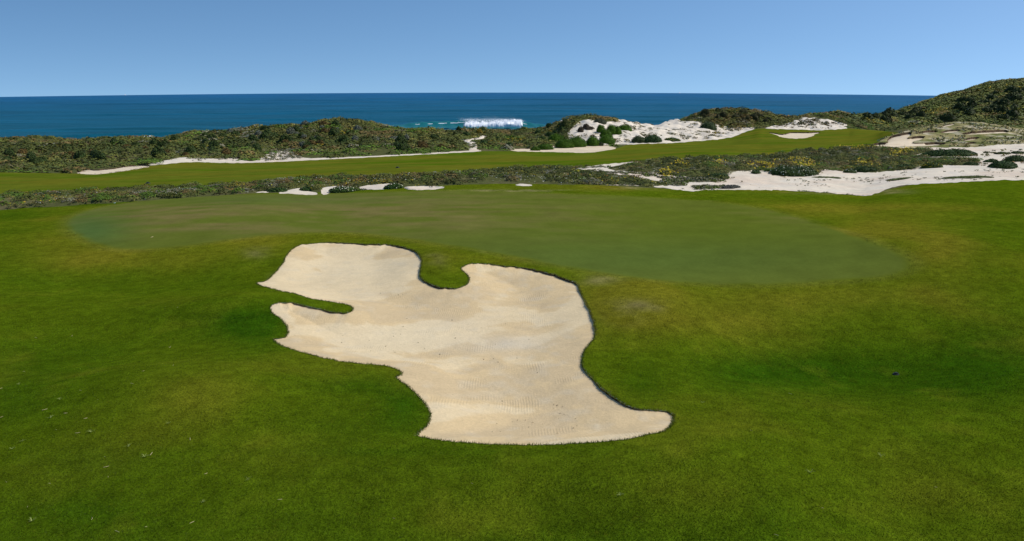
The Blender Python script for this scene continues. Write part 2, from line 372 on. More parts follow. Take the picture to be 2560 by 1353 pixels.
# ------------------------------------------------------------------ materials
def new_mat(name):
    m = bpy.data.materials.new(name); m.use_nodes = True
    n = m.node_tree.nodes; b = n['Principled BSDF']; b.inputs['Roughness'].default_value = .8
    b.inputs['Specular IOR Level'].default_value = .2
    return m, n, m.node_tree.links, b
def noise_node(n, l, scale, detail=4, rough=.6, vec=None, stretch=None):
    t = n.new('ShaderNodeTexNoise'); t.inputs['Scale'].default_value = scale
    t.inputs['Detail'].default_value = detail; t.inputs['Roughness'].default_value = rough
    if vec is None:
        g = n.new('ShaderNodeNewGeometry'); vec = g.outputs['Position']
    if stretch:
        mp = n.new('ShaderNodeMapping'); mp.inputs['Scale'].default_value = stretch
        l.new(vec, mp.inputs[0]); vec = mp.outputs[0]
    l.new(vec, t.inputs['Vector']); return t
def ramp(n, l, src, p0, c0_, p1, c1):
    r = n.new('ShaderNodeMapRange'); r.inputs[1].default_value = p0; r.inputs[2].default_value = p1
    r.inputs[3].default_value = c0_; r.inputs[4].default_value = c1; l.new(src, r.inputs[0]); return r.outputs[0]
def mul_col(n, l, col, fac):
    v = n.new('ShaderNodeVectorMath'); v.operation = 'SCALE'; l.new(col, v.inputs[0]); l.new(fac, v.inputs['Scale']); return v.outputs[0]
def mth(n, l, op, a, b):
    m_ = n.new('ShaderNodeMath'); m_.operation = op
    for k, q in ((0, a), (1, b)):
        if isinstance(q, (int, float)): m_.inputs[k].default_value = q
        else: l.new(q, m_.inputs[k])
    return m_.outputs[0]

def turf_mat():
    m, n, l, b = new_mat('mown_turf')
    at = n.new('ShaderNodeAttribute'); at.attribute_name = 'col'
    n1 = noise_node(n, l, 3.2, 6, .72); n2 = noise_node(n, l, 26, 4, .75)
    f1 = ramp(n, l, n1.outputs[0], .3, .66, .7, 1.34); f2 = ramp(n, l, n2.outputs[0], .3, .50, .7, 1.5)
    c = mul_col(n, l, at.outputs['Color'], mth(n, l, 'MULTIPLY', f1, f2))
    # straw coloured flecks
    n3 = noise_node(n, l, 9, 5, .8); k = ramp(n, l, n3.outputs[0], .56, 0, .72, .45)
    mix = n.new('ShaderNodeMix'); mix.data_type = 'RGBA'; l.new(k, mix.inputs[0]); l.new(c, mix.inputs[6])
    mix.inputs[7].default_value = (.115, .110, .008, 1)
    l.new(mix.outputs[2], b.inputs['Base Color'])
    bp = n.new('ShaderNodeBump'); bp.inputs['Strength'].default_value = .7; bp.inputs['Distance'].default_value = .05
    hh = mth(n, l, 'ADD', mth(n, l, 'MULTIPLY', n1.outputs[0], 1.0), mth(n, l, 'MULTIPLY', n2.outputs[0], .55))
    l.new(hh, bp.inputs['Height']); l.new(bp.outputs[0], b.inputs['Normal'])
    b.inputs['Roughness'].default_value = .95; b.inputs['Specular IOR Level'].default_value = .0
    return m
def smooth_turf_mat(name, s1, amp, bump):
    m, n, l, b = new_mat(name)
    at = n.new('ShaderNodeAttribute'); at.attribute_name = 'col'
    n1 = noise_node(n, l, s1, 6, .65); n2 = noise_node(n, l, s1*9, 3, .7)
    f1 = ramp(n, l, n1.outputs[0], .3, 1-amp, .7, 1+amp); f2 = ramp(n, l, n2.outputs[0], .3, 1-amp*.7, .7, 1+amp*.7)
    l.new(mul_col(n, l, at.outputs['Color'], mth(n, l, 'MULTIPLY', f1, f2)), b.inputs['Base Color'])
    bp = n.new('ShaderNodeBump'); bp.inputs['Strength'].default_value = bump; bp.inputs['Distance'].default_value = .02
    l.new(n2.outputs[0], bp.inputs['Height']); l.new(bp.outputs[0], b.inputs['Normal'])
    b.inputs['Roughness'].default_value = .9; b.inputs['Specular IOR Level'].default_value = .0
    return m
def sand_mat(name, fine, bump, rake=False):
    m, n, l, b = new_mat(name)
    at = n.new('ShaderNodeAttribute'); at.attribute_name = 'col'
    n1 = noise_node(n, l, fine, 6, .7); n2 = noise_node(n, l, fine*7, 3, .7)
    f1 = ramp(n, l, n1.outputs[0], .3, .93, .7, 1.05); f2 = ramp(n, l, n2.outputs[0], .3, .93, .7, 1.06)
    fac = mth(n, l, 'MULTIPLY', f1, f2)
    h = mth(n, l, 'ADD', n1.outputs[0], mth(n, l, 'MULTIPLY', n2.outputs[0], .35))
    if rake:     # rake tines: curved grooves, present only where a slow mask allows
        g = n.new('ShaderNodeNewGeometry')
        wv = n.new('ShaderNodeTexWave'); wv.wave_type = 'BANDS'; wv.bands_direction = 'X'
        wv.inputs['Scale'].default_value = 5.5; wv.inputs['Distortion'].default_value = 9.0
        wv.inputs['Detail'].default_value = 1.0; wv.inputs['Detail Scale'].default_value = .12
        l.new(g.outputs['Position'], wv.inputs['Vector'])
        nm = noise_node(n, l, .9, 3, .6); mk_ = ramp(n, l, nm.outputs[0], .55, 0, .63, 1)
        wm = mth(n, l, 'MULTIPLY', wv.outputs[0], mk_)
        h = mth(n, l, 'ADD', h, mth(n, l, 'MULTIPLY', wm, .12))
        fac = mth(n, l, 'MULTIPLY', fac, ramp(n, l, wm, 0, 1.0, 1, .98))
        # scattered dark specks
        n4 = noise_node(n, l, 17, 2, .5, stretch=(1, .6, 1)); kk = ramp(n, l, n4.outputs[0], .70, 1, .76, .78)
        fac = mth(n, l, 'MULTIPLY', fac, kk)
    l.new(mul_col(n, l, at.outputs['Color'], fac), b.inputs['Base Color'])
    bp = n.new('ShaderNodeBump'); bp.inputs['Strength'].default_value = bump; bp.inputs['Distance'].default_value = .05
    l.new(h, bp.inputs['Height']); l.new(bp.outputs[0], b.inputs['Normal'])
    b.inputs['Roughness'].default_value = .95; b.inputs['Specular IOR Level'].default_value = .05
    return m
def leaf_mat(name='leaves'):
    m, n, l, b = new_mat(name)
    at = n.new('ShaderNodeAttribute'); at.attribute_name = 'col'
    l.new(at.outputs['Color'], b.inputs['Base Color']); b.inputs['Roughness'].default_value = .6
    b.inputs['Specular IOR Level'].default_value = .08
    return m
def plain(name, col, rough=.7, nscale=12, amp=.15):
    m, n, l, b = new_mat(name)
    t = noise_node(n, l, nscale, 4, .6)
    rgb = n.new('ShaderNodeRGB'); rgb.outputs[0].default_value = (*col, 1)
    l.new(mul_col(n, l, rgb.outputs[0], ramp(n, l, t.outputs[0], .3, 1-amp, .7, 1+amp)), b.inputs['Base Color'])
    b.inputs['Roughness'].default_value = rough
    return m
M_TURF = turf_mat()
M_GREEN = smooth_turf_mat('putting_turf', .9, .10, .15)
M_FAIR = smooth_turf_mat('fairway_turf', .6, .16, .3)
M_BUNK = sand_mat('bunker_sand', 2.2, .45, True)
M_SAND = sand_mat('dune_sand', 1.4, .6)
M_SOIL = smooth_turf_mat('scrub_soil', 2.5, .35, .6)
M_DRY = smooth_turf_mat('dry_grass', 1.8, .4, .9)
M_LEAF = leaf_mat()
M_LIP = plain('peat', (.12, .082, .05), .95, 25, .55)

# ------------------------------------------------------------------ ground grid (fan of vertices from under the camera to the beach)
ds = 0.0017
svals = np.arange(-0.86, 0.86, ds)
pyr = np.arange(1900, 483, -3.0)
ynear = 6.45*1.0/np.tan(PITCH + np.arctan((pyr-676.5)/FPX))
rows = [np.linspace(2.0, ynear[0], 12)[:-1], ynear]
y = ynear[-1]; far = []
while y < 250: y += 0.14 + max(0, y-45)*0.0028; far.append(y)
while y < 420: y += 3.0; far.append(y)
while y < 690: y += 20; far.append(y)
yr = np.concatenate(rows + [np.array(far)])
nI, nJ = len(svals), len(yr)
print('grid', nI, nJ)
S, Yg = np.meshgrid(svals, yr, indexing='ij')
Xg = S*(Yg+6)
Xf, Yf = Xg.ravel().copy(), Yg.ravel().copy()
snapd = np.full(Xf.shape, 9.0)
for zid, P in paint:
    n = len(P); Q = np.roll(P, -1, 0)
    if zid == Z_TURF: P_, Q_ = bw[:-1], bw[1:]
    else: P_, Q_ = P, Q
    gi = lambda p: ((p[:, 0]/(p[:, 1]+6)-svals[0])/ds, np.interp(p[:, 1], yr, np.arange(nJ)))
    ia, ja = gi(P_); ib, jb = gi(Q_)
    L = np.hypot(ib-ia, jb-ja); cnt = np.maximum(1, np.ceil(L/0.15)).astype(int); cnt = np.minimum(cnt, 4000)
    e = np.repeat(np.arange(len(P_)), cnt); t = (np.arange(cnt.sum())-np.repeat(np.cumsum(cnt)-cnt, cnt))/np.repeat(cnt, cnt)
    wx = P_[e, 0]+(Q_[e, 0]-P_[e, 0])*t; wy = P_[e, 1]+(Q_[e, 1]-P_[e, 1])*t
    fi = (wx/(wy+6)-svals[0])/ds; fj = np.interp(wy, yr, np.arange(nJ))
    ri, rj = fi.round().astype(int), fj.round().astype(int)
    ok = (ri >= 0) & (ri < nI) & (rj > 0) & (rj < nJ-1)
    ri, rj, wx, wy = ri[ok], rj[ok], wx[ok], wy[ok]
    dd = np.hypot(fi[ok]-ri, fj[ok]-rj); vid = ri*nJ+rj
    o = np.argsort(-dd); vid, wx, wy, dd = vid[o], wx[o], wy[o], dd[o]
    best = np.full(Xf.shape, 9.0); bxx = np.zeros(Xf.shape); byy = np.zeros(Xf.shape)
    best[vid] = dd; bxx[vid] = wx; byy[vid] = wy
    m = (best < 9) & ((best < snapd) | (zid >= 10))
    Xf[m] = bxx[m]; Yf[m] = byy[m]; snapd[m] = best[m] if zid < 10 else 0.0
snapped = snapd < 9
Hf = base_h(Xf, Yf)
# triangles
a = (np.arange(nI-1)[:, None]*nJ + np.arange(nJ-1)[None, :]).ravel()
v00, v01, v10, v11 = a, a+1, a+nJ, a+nJ+1
diag1 = snapped[v00] & snapped[v11] & ~(snapped[v01] & snapped[v10])
tA = np.where(diag1[:, None], np.stack([v00, v10, v11], 1), np.stack([v00, v10, v01], 1))
tB = np.where(diag1[:, None], np.stack([v00, v11, v01], 1), np.stack([v10, v11, v01], 1))
TRI = np.concatenate([tA, tB])
ar = (Xf[TRI[:, 1]]-Xf[TRI[:, 0]])*(Yf[TRI[:, 2]]-Yf[TRI[:, 0]]) - (Xf[TRI[:, 2]]-Xf[TRI[:, 0]])*(Yf[TRI[:, 1]]-Yf[TRI[:, 0]])
TRI[ar < 0] = TRI[ar < 0][:, [0, 2, 1]]
TRI = TRI[np.abs(ar) > 1e-5]
cx = Xf[TRI].mean(1); cy = Yf[TRI].mean(1)
TZN = zones(cx, cy)
# vertex belongs wholly to scrub?
scr = np.ones(len(Xf), bool)
for k in range(3): scr[TRI[TZN != Z_SCRUB][:, k]] = False
scr &= ~snapped      # outline vertices stay on the bare terrain so neighbouring sheets meet
print('tris', len(TRI))

# ---- colours (albedo of turf, sand and soil; turf also carries painted slope light and shade)
PX, PY = project(Xf, Yf, Hf)
def blob(px, py, rx_, ry_): return np.exp(-(((PX-px)/rx_)**2 + ((PY-py)/ry_)**2))
def lerp(c, d, t): return c*(1-t[:, None]) + np.array(d)*t[:, None]
nz1 = fbm(Xf/3.2, Yf/3.2, 4, 2); nz2 = fbm(Xf/.9, Yf/.9, 3, 7); nz3 = fbm(Xf/.35, Yf/.35, 2, 3)
turf = np.tile(np.array([.073, .110, .0035]), (len(Xf), 1))
dry = np.zeros(len(Xf)); lush_shade = np.zeros(len(Xf)); bare = np.zeros(len(Xf))
for q in [(1000,880,0,0,0)]: pass
for px, py, a_, b_, t in [(350,640,220,40,.8),(150,600,140,70,.35),(650,600,130,40,.8),(1000,590,200,20,.5),(1090,640,70,40,.6),(1560,740,150,70,.9),(1600,790,110,40,.5),
      (2050,740,330,40,.7),(1850,800,200,45,.6),(470,970,120,50,.35),(1300,1250,350,90,.15),(2350,660,120,60,.4),(2250,560,180,50,.45),
      (2050,525,120,18,1.0),(2200,575,100,25,.9),(2330,630,70,30,.6),(1500,468,300,8,.6),(1750,1230,160,60,.25),(2330,1230,140,60,.35),(2250,1130,120,40,.2),(700,1130,150,60,.2),(350,520,200,10,.4),(1240,645,160,14,.4)]:
    dry += t*blob(px, py, a_, b_)  # dry grass, with sunlit slope brightness painted into the bright band
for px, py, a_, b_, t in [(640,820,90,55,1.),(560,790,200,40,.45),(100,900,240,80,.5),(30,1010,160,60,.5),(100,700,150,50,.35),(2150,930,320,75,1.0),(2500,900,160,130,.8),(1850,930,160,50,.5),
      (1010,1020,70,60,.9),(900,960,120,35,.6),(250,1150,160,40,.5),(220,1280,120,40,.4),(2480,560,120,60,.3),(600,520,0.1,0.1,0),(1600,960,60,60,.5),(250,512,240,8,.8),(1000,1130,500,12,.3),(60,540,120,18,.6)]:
    lush_shade += t*blob(px, py, a_, b_)  # dark green grass, plus shade of the turf slopes painted into its colour
for px, py, a_, b_, t in [(1590,770,60,16,.8),(1560,800,40,12,.6),(1500,700,50,12,.5),(1090,650,25,16,.5),(1400,655,60,5,.6),(1235,628,50,4,.6),(640,630,30,12,.6),(690,700,18,12,.9),(1830,707,60,4,.5),(1280,477,130,3,.9),(1780,503,20,3,.5),(2190,478,70,6,.9),(1620,468,90,5,.8),(2080,483,120,3,.5)]:
    bare += t*blob(px, py, a_, b_)
mod = .55+.9*nz1
dry = np.clip(dry*mod + (nz1-.53)*1.6*(nz1 > .53) + (nz2-.62)*.8*(nz2 > .62), 0, 1)
lush_shade += .45*sstep(1080, 1400, PY)*(.4+.6*sstep(1300, 100, PX))  # darkens towards the bottom left: vignette falloff painted into the turf colour
lush_shade = np.clip(lush_shade*mod + (.40-nz1)*1.6*(nz1 < .40), 0, 1)
turf = lerp(turf, [.026, .072, .0020], lush_shade*.95); turf = lerp(turf, [.148, .135, .010], dry*.85)
turf = lerp(turf, [.25, .20, .10], np.clip(bare*(nz2*1.8-.5), 0, .55))
turf *= (.86+.28*nz2)[:, None]
green = np.tile(np.array([.100, .122, .017]), (len(Xf), 1))
gd = np.clip(blob(550,545,420,40)*.9 + blob(1050,530,350,50)*.55 + blob(1500,545,300,60)*.3 + blob(2000,540,160,25)*.6, 0, 1)
stre = fbm(Xf/2.2, Yf/.8, 4, 21)
green = lerp(green, [.165, .135, .045], np.clip(gd*(stre*3.2-.95), 0, 1)*.9)
green = lerp(green, [.062, .115, .030], np.clip(blob(230,575,90,40)*.8 + blob(1650,640,500,60)*.45 + blob(700,500,300,12)*.3, 0, 1))
green = lerp(green, [.088, .120, .008], np.clip(blob(1750,560,450,80)*.55, 0, 1))
green *= (.93+.14*nz2)[:, None]
# soft collar between the putting green and the rough
gpoly = [p for z, p in paint if z == Z_GREEN][0]
def dist_poly(poly, x, y, lim):
    """distance to polygon outline for points nearer than lim (others = lim)"""
    d = np.full(x.shape, lim); Q = np.roll(poly, -1, 0)
    x0, y0 = poly.min(0)-lim; x1, y1 = poly.max(0)+lim
    idx = np.nonzero((x > x0) & (x < x1) & (y > y0) & (y < y1))[0]
    X = x[idx]; Y_ = y[idx]; D = np.full(len(idx), lim)
    o = np.argsort(Y_); X = X[o]; Y_ = Y_[o]
    for p, q in zip(poly, Q):
        i0 = np.searchsorted(Y_, min(p[1], q[1])-lim); i1 = np.searchsorted(Y_, max(p[1], q[1])+lim)
        if i1 <= i0: continue
        e = q-p; L2 = max(e@e, 1e-9)
        t = np.clip(((X[i0:i1]-p[0])*e[0] + (Y_[i0:i1]-p[1])*e[1])/L2, 0, 1)
        dd = np.hypot(X[i0:i1]-p[0]-t*e[0], Y_[i0:i1]-p[1]-t*e[1])
        D[i0:i1] = np.minimum(D[i0:i1], dd)
    r_ = np.empty(len(D)); r_[o] = D; d[idx] = r_
    return d
gdist = dist_poly(gpoly, Xf, Yf, 1.2); gin = pip(gpoly, Xf, Yf)
gs = np.where(gin, gdist, -gdist)
gk = sstep(-.22, .32, gs + (nz2-.5)*.3)
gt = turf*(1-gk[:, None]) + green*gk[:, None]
gt = lerp(gt, [.16, .155, .03], np.exp(-((gs+.2)/.28)**2)*(.10+.3*nz1)*(gs > -1.15))
fair = np.tile(np.array([.098, .120, .010]), (len(Xf), 1))
st2 = fbm(Xf/9+Yf/30, Yf/3.0, 4, 13)
fair = lerp(fair, [.128, .122, .011], np.clip((st2-.47)*4.5, 0, 1)*.7)
fair = lerp(fair, [.056, .108, .002], np.clip((.44-st2)*5, 0, 1)*.7)
fair *= (.9+.2*nz1)[:, None]
soil = lerp(np.tile(np.array([.078, .084, .030]), (len(Xf), 1)), [.17, .135, .075], np.clip((fbm(Xf/4, Yf/4, 3, 60)-.5)*3, 0, 1)*.6)
sand = np.tile(np.array([.71, .615, .475]), (len(Xf), 1))
sand = lerp(sand, [.76, .66, .52], (Yf > 120)*.9)
sand = lerp(sand, [.56, .49, .40], (Yf > 120)*np.clip((fbm(Xf/2.0, Yf/5, 4, 37)-.50)*6, 0, 1)*.6)
sand = lerp(sand, [.66, .53, .40], np.clip((fbm(Xf/5, Yf/3, 4, 33)-.42)*4, 0, 1)*.8*(Yf < 120))
sand = lerp(sand, [.60, .56, .48], np.clip((fbm(Xf/1.3, Yf/1.3, 4, 35)-.5)*5, 0, 1)*.35)
bsand = np.tile(np.array([.70, .55, .33]), (len(Xf), 1))
bw1 = fbm(Xf/1.1, Yf/1.1, 3, 12)-.5
bn = fbm(Xf/1.9+3+bw1*.8, Yf/1.5+bw1*.8, 5, 44)
edge_t = np.clip(blob(1400,740,80,60)+blob(1500,1010,150,60)+blob(1290,680,130,16)*.9+blob(880,795,70,16)+blob(780,785,80,18)*.8+blob(1040,690,30,35)*.8+blob(1330,1060,260,40)*.7+blob(1100,960,90,40)*.6+blob(740,850,50,30)*.8+blob(760,630,30,20)*.7+blob(1230,860,110,18)*.8, 0, 1)
bt = sstep(.50, .57, bn + edge_t*.13 - blob(1000,840,180,60)*.06 - blob(900,660,120,40)*.05)
bsand = lerp(bsand, [.605, .445, .238], bt*.75)
bsand = lerp(bsand, [.52, .40, .24], sstep(.60, .66, bn+edge_t*.05)*.5)
bsand = lerp(bsand, [.60, .51, .36], np.clip((nz3-.55)*4, 0, 1)*.35)
bsand = lerp(bsand, [.73, .605, .395], np.clip(blob(1000,820,150,50)+blob(880,660,140,30)*.7, 0, 1)*(1-bt)*.5)
bsand = lerp(bsand, [.58, .50, .37], np.clip(blob(1240,840,120,20)*.9+blob(1150,790,80,14)*.4, 0, 1)*(nz2*1.2))
dryc = lerp(np.tile(np.array([.30, .255, .12]), (len(Xf), 1)), [.095, .115, .030], np.clip((fbm(Xf/3, Yf/3, 3, 70)-.42)*4, 0, 1)*.8)
dryc = lerp(dryc, [.62, .54, .42], np.clip((fbm(Xf/2.2, Yf/1.5, 3, 71)-.55)*8, 0, 1)*.5)

def sub(name, mask, col, mat, dz=None, parent=None):
    t = TRI[mask]; u, inv = np.unique(t, return_inverse=True)
    z = Hf[u].copy()
    if dz is not None: z = z + dz[u]
    V = np.stack([Xf[u], Yf[u], z], 1)
    c = col[u]
    return mk(name, V, inv.reshape(-1, 3), mat, parent, vcol=c, smooth=True)
can = canopy_at(Xf, Yf)*scr*0.62
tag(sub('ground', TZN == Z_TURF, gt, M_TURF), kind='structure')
tag(sub('putting_green', TZN == Z_GREEN, gt, M_GREEN), kind='structure')
tag(sub('fairway', TZN == Z_FAIR, fair, M_FAIR), kind='structure')
tag(sub('dune_terrain', TZN == Z_SCRUB, soil, M_SOIL, dz=can), kind='structure')
tag(sub('sand', TZN == Z_SAND, sand, M_SAND, dz=np.where(snapped, 0, (fbm(Xf/1.6, Yf/2.4, 4, 90)-.5)*np.where(Yf > 120, 1.0, .24))), kind='structure')
tag(sub('dry_mound', TZN == Z_DRY, dryc, M_DRY, dz=np.where(snapped, 0, (fbm(Xf/.9, Yf/.9, 3, 92)-.4)*.30)), kind='structure')

BLAB = {
 'main': ('large lobed sand bunker in the foreground with raked pale sand', .07, .40),
 'left': ('narrow pale bunker at the left end of the far fairway edge', .10, .10),
 'mid': ('long pinkish bunker below the green cushion bushes of the white dune', .06, .15),
 'far': ('small bunker cut into the far fairway in front of the second white dune', .15, .15),
 'h_main': ('branching bunker at the left foot of the dry grass mound', .28, .15),
 'h_a': ('small bunker pocket high on the left shoulder of the dry grass mound', .28, .1),
 'h_b': ('thin bright bunker slit along the crest of the dry grass mound', .10, .05),
 'h_c': ('short bunker pocket just below the top of the dry grass mound', .22, .1),
 'h_d': ('longest bunker slit on the right side of the dry grass mound under a dark lip', .30, .1),
 'h_e': ('small middle bunker pocket on the face of the dry grass mound', .25, .1),
 'h_f': ('lowest little bunker pocket near the bottom of the dry grass mound', .22, .08)}
for k_, zid in BK.items():
    lab, lip, depth = BLAB[k_]
    poly = [p for z, p in paint if z == zid][0]
    m = TZN == zid
    if m.sum() < 3: print('bunker without faces', k_); continue
    t = TRI[m]; u, inv = np.unique(t, return_inverse=True); inv = inv.reshape(-1, 3)
    rad = 1.7 if k_ == 'main' else .8
    d = dist_poly(poly, Xf[u], Yf[u], rad)
    nzb = (fbm(Xf[u]/1.2, Yf[u]/1.2, 3, 50)-.5)
    if k_ == 'main':
        # the turf lip stands where the outline faces back and right; flush with the turf elsewhere
        Qn = np.roll(poly, -1, 0); ex = Qn-poly; area2 = (poly[:, 0]*Qn[:, 1]-Qn[:, 0]*poly[:, 1]).sum()
        nn = np.stack([ex[:, 1], -ex[:, 0]], 1)*np.sign(area2); nn /= np.linalg.norm(nn, axis=1)[:, None]+1e-9
        for _ in range(3): nn = (nn+np.roll(nn, 1, 0)+np.roll(nn, -1, 0))/3
        we = np.clip(.95*nn[:, 0]+.40*nn[:, 1]+.05, 0, 1)
        mid_ = (poly+Qn)/2; wv_ = np.zeros(len(u)); bd = np.full(len(u), 1e9)
        for mp_, w__ in zip(mid_, we):
            dq = np.hypot(Xf[u]-mp_[0], Yf[u]-mp_[1]); c_ = dq < bd; bd[c_] = dq[c_]; wv_[c_] = w__
        wv_ *= .55+.9*vnoise(Xf[u]*1.7, Yf[u]*1.7)
        f_ = sstep(0, 1.0, d)
        dz = -.005 - lip*.72*(wv_*(1-f_)+.5*f_) - .17*sstep(0, rad, d) + nzb*.03*sstep(0, .5, d)
    else:      # a pocket cut into a slope: level with the turf in front, deep under the back lip
        pd = np.array([p+(q-p)*t for p, q in zip(poly, np.roll(poly, -1, 0)) for t in np.linspace(0, 1, 24)])
        sb = pd[:, 0]/pd[:, 1]; k0, k1 = sb.min(), sb.max(); nb_ = 60
        ib = np.clip(((sb-k0)/(k1-k0)*nb_).astype(int), 0, nb_-1)
        lo = np.full(nb_, 1e9); hi = np.full(nb_, -1e9); np.minimum.at(lo, ib, pd[:, 1]); np.maximum.at(hi, ib, pd[:, 1])
        iv = np.clip(((Xf[u]/Yf[u]-k0)/(k1-k0)*nb_).astype(int), 0, nb_-1)
        fr = np.clip((Yf[u]-lo[iv])/np.maximum(hi[iv]-lo[iv], .3), 0, 1)
        dz = -.02 - lip*fr**1.3
    V = np.stack([Xf[u], Yf[u], Hf[u]+dz], 1)
    root = bpy.data.objects.new('sand_bunker', None); COL.objects.link(root)
    ctr = V.mean(0); root.location = ctr
    tag(root, lab, 'bunker', 'sand bunkers of the golf course')
    col = bsand[u] if k_ == 'main' else (bsand[u]*.5+np.array([.35, .30, .235]))
    mk('sand_bed', V-ctr, inv, M_BUNK, root, vcol=col, smooth=True)
    # turf lip: wall strip round the outline, slightly undercut and ragged
    E = np.concatenate([inv[:, [0, 1]], inv[:, [1, 2]], inv[:, [2, 0]]]); key = np.sort(E, 1)
    _, first, cnt = np.unique(key[:, 0].astype(np.int64)*10**7+key[:, 1], return_index=True, return_counts=True)
    B = E[first[cnt == 1]]
    top = V[:, :].copy(); top[:, 2] = Hf[u] - .004
    low = V[:, :].copy(); low[:, 2] -= .004
    jit = (vnoise(V[:, 0]*9, V[:, 1]*9)-.5)
    top[:, 2] += jit*.006
    W = np.concatenate([top, low]); n_ = len(V)
    mk('turf_lip', W-ctr, np.stack([B[:, 1], B[:, 0], B[:, 0]+n_, B[:, 1]+n_], 1), M_LIP, root)

# ------------------------------------------------------------------ leaves
def leaf_mesh(P, N, size, aspect=1.3):
    n = len(P)
    r = rng.normal(size=(n, 3)); t = np.cross(r, N); t /= np.linalg.norm(t, axis=1)[:, None]+1e-9
    b_ = np.cross(N, t); b_ /= np.linalg.norm(b_, axis=1)[:, None]+1e-9
    s = size[:, None]
    V = np.empty((n, 3, 3)); V[:, 0] = P + t*s*.62*aspect; V[:, 1] = P - t*s*.38*aspect + b_*s*.5; V[:, 2] = P - t*s*.38*aspect - b_*s*.5
    return V.reshape(-1, 3), np.arange(3*n).reshape(-1, 3)
def dome_points(bx, by, r, h, nl, floor=0.0):
    """nl points per bush on lumpy domes; returns points, normals, bush index"""
    idx = np.repeat(np.arange(len(bx)), nl)
    n = len(idx); a_ = rng.uniform(0, 2*np.pi, n); q = np.sqrt(rng.uniform(0, 1, n))
    R_ = r[idx]; H_ = h[idx]
    lump = .85 + .3*vnoise(a_*1.4+idx*3.7, q*3+idx)
    x = bx[idx]+np.cos(a_)*q*R_*lump; y = by[idx]+np.sin(a_)*q*R_*lump
    zc = np.sqrt(np.clip(1-q*q, 0, 1))
    z = base_h(x, y) + H_*zc*lump*rng.uniform(.82, 1.12, n) + .01
    N = np.stack([np.cos(a_)*q*H_, np.sin(a_)*q*H_, zc*R_+.15*R_], 1); N /= np.linalg.norm(N, axis=1)[:, None]
    N = N + rng.normal(size=(n, 3))*.24; N /= np.linalg.norm(N, axis=1)[:, None]
    return np.stack([x, y, z], 1), N, idx
def leaf_cols(base, n, jit=.12):
    f = np.exp(rng.normal(0, jit, n))[:, None]
    c = base*f; hue = rng.normal(0, .07, n)
    c[:, 0] *= 1+hue; c[:, 2] *= 1-hue
    return np.clip(c, .004, .9)
def scrub_object(name, sel, lsize, cover, label):
    bx, by, r, h, kd = bushes[sel].T; kd = kd.astype(int)
    nl = np.maximum(6, (cover*np.pi*r*r*(1+h/r)/(lsize**2)).astype(int))
    P, N, idx = dome_points(bx, by, r, h, nl)
    zn = zone_at(P[:, 0], P[:, 1]); ok = (zn != Z_FAIR) & (zn != Z_TURF) & (zn != Z_GREEN)
    P, N, idx = P[ok], N[ok], idx[ok]
    tone = np.exp(rng.normal(0, .11, len(bx)))*np.where(by > 185, 1.6, 1.14)*np.where(lsize < .1, .80, 1.0)
    c = leaf_cols(KIND[kd[idx]]*tone[idx][:, None], len(P))
    y5 = kd[idx] == 5; gm = y5 & (rng.random(len(P)) < .55)
    c[gm] = leaf_cols(np.tile(KIND[1], (gm.sum(), 1)), gm.sum())
    V, F = leaf_mesh(P, N, lsize*rng.uniform(.7, 1.35, len(P)))
    print(name, len(F))
    return tag(mk(name, V, F, M_LEAF, fcol=c), label, 'scrub', kind='stuff')
Yb = bushes[:, 1]; ydb = np.interp(bushes[:, 0]/bushes[:, 1], SG, YD)
farm = Yb > ydb-2
scrub_object('coastal_scrub', farm & (Yb < 172), .26, .75, 'mixed green and rusty scrub covering the dunes between fairway and sea')
scrub_object('hill_scrub', farm & (Yb >= 172), .48, .8, 'dark heath scrub covering the hill on the right and the ridge beside it')
scrub_object('ground_cover', ~farm, .085, .62, 'low flowering ground cover between the putting green and the fairway')

# ------------------------------------------------------------------ wildflowers in the middle band, sparse dune plants
def px_scatter(n, poly, zone=None):
    poly = np.array(poly, float); x0, y0 = poly.min(0); x1, y1 = poly.max(0)
    px = rng.uniform(x0, x1, n); py = rng.uniform(y0, y1, n)
    ok = pip(poly, px, py); P = cast(px[ok], py[ok])
    if zone is not None: P = P[np.isin(zone_at(P[:, 0], P[:, 1]), zone)]
    return P
band = [(0,488),(300,474),(640,460),(900,441),(1230,428),(1430,418),(1800,392),(2050,375),(2300,372),(2440,395),(2290,425),(2050,440),(1800,450),(1680,470),(1450,462),(1150,462),(850,478),(640,483),(300,510),(0,527)]
def flowers(name, n, colr, size, thr, off, label):
    P = px_scatter(n, band, [Z_SCRUB])
    k = (fbm(P[:, 0]/3.5, P[:, 1]/3.5, 3, off) > thr) & (rng.random(len(P)) < .35+.65*sstep(-30, -5, P[:, 0]))
    P = P[k]; cz = canopy_at(P[:, 0], P[:, 1]); P[:, 2] += cz*1.05+.05
    N = np.tile(np.array([0, -.5, .85]), (len(P), 1)) + rng.normal(size=(len(P), 3))*.3
    N /= np.linalg.norm(N, axis=1)[:, None]
    V, F = leaf_mesh(P, N, size*rng.uniform(.7, 1.4, len(P)), 1.0)
    c = leaf_cols(np.tile(np.array(colr), (len(P), 1)), len(P), .12)
    return tag(mk(name, V, F, M_LEAF, fcol=c), label, 'flowers', kind='stuff')
flowers('white_flowers', 9000, (.60,.58,.46), .048, .48, 101, 'small white daisies dotting the low ground cover')
flowers('yellow_flowers', 9000, (.42,.33,.02), .080, .60, 131, 'clusters of small yellow flowers in the low ground cover')
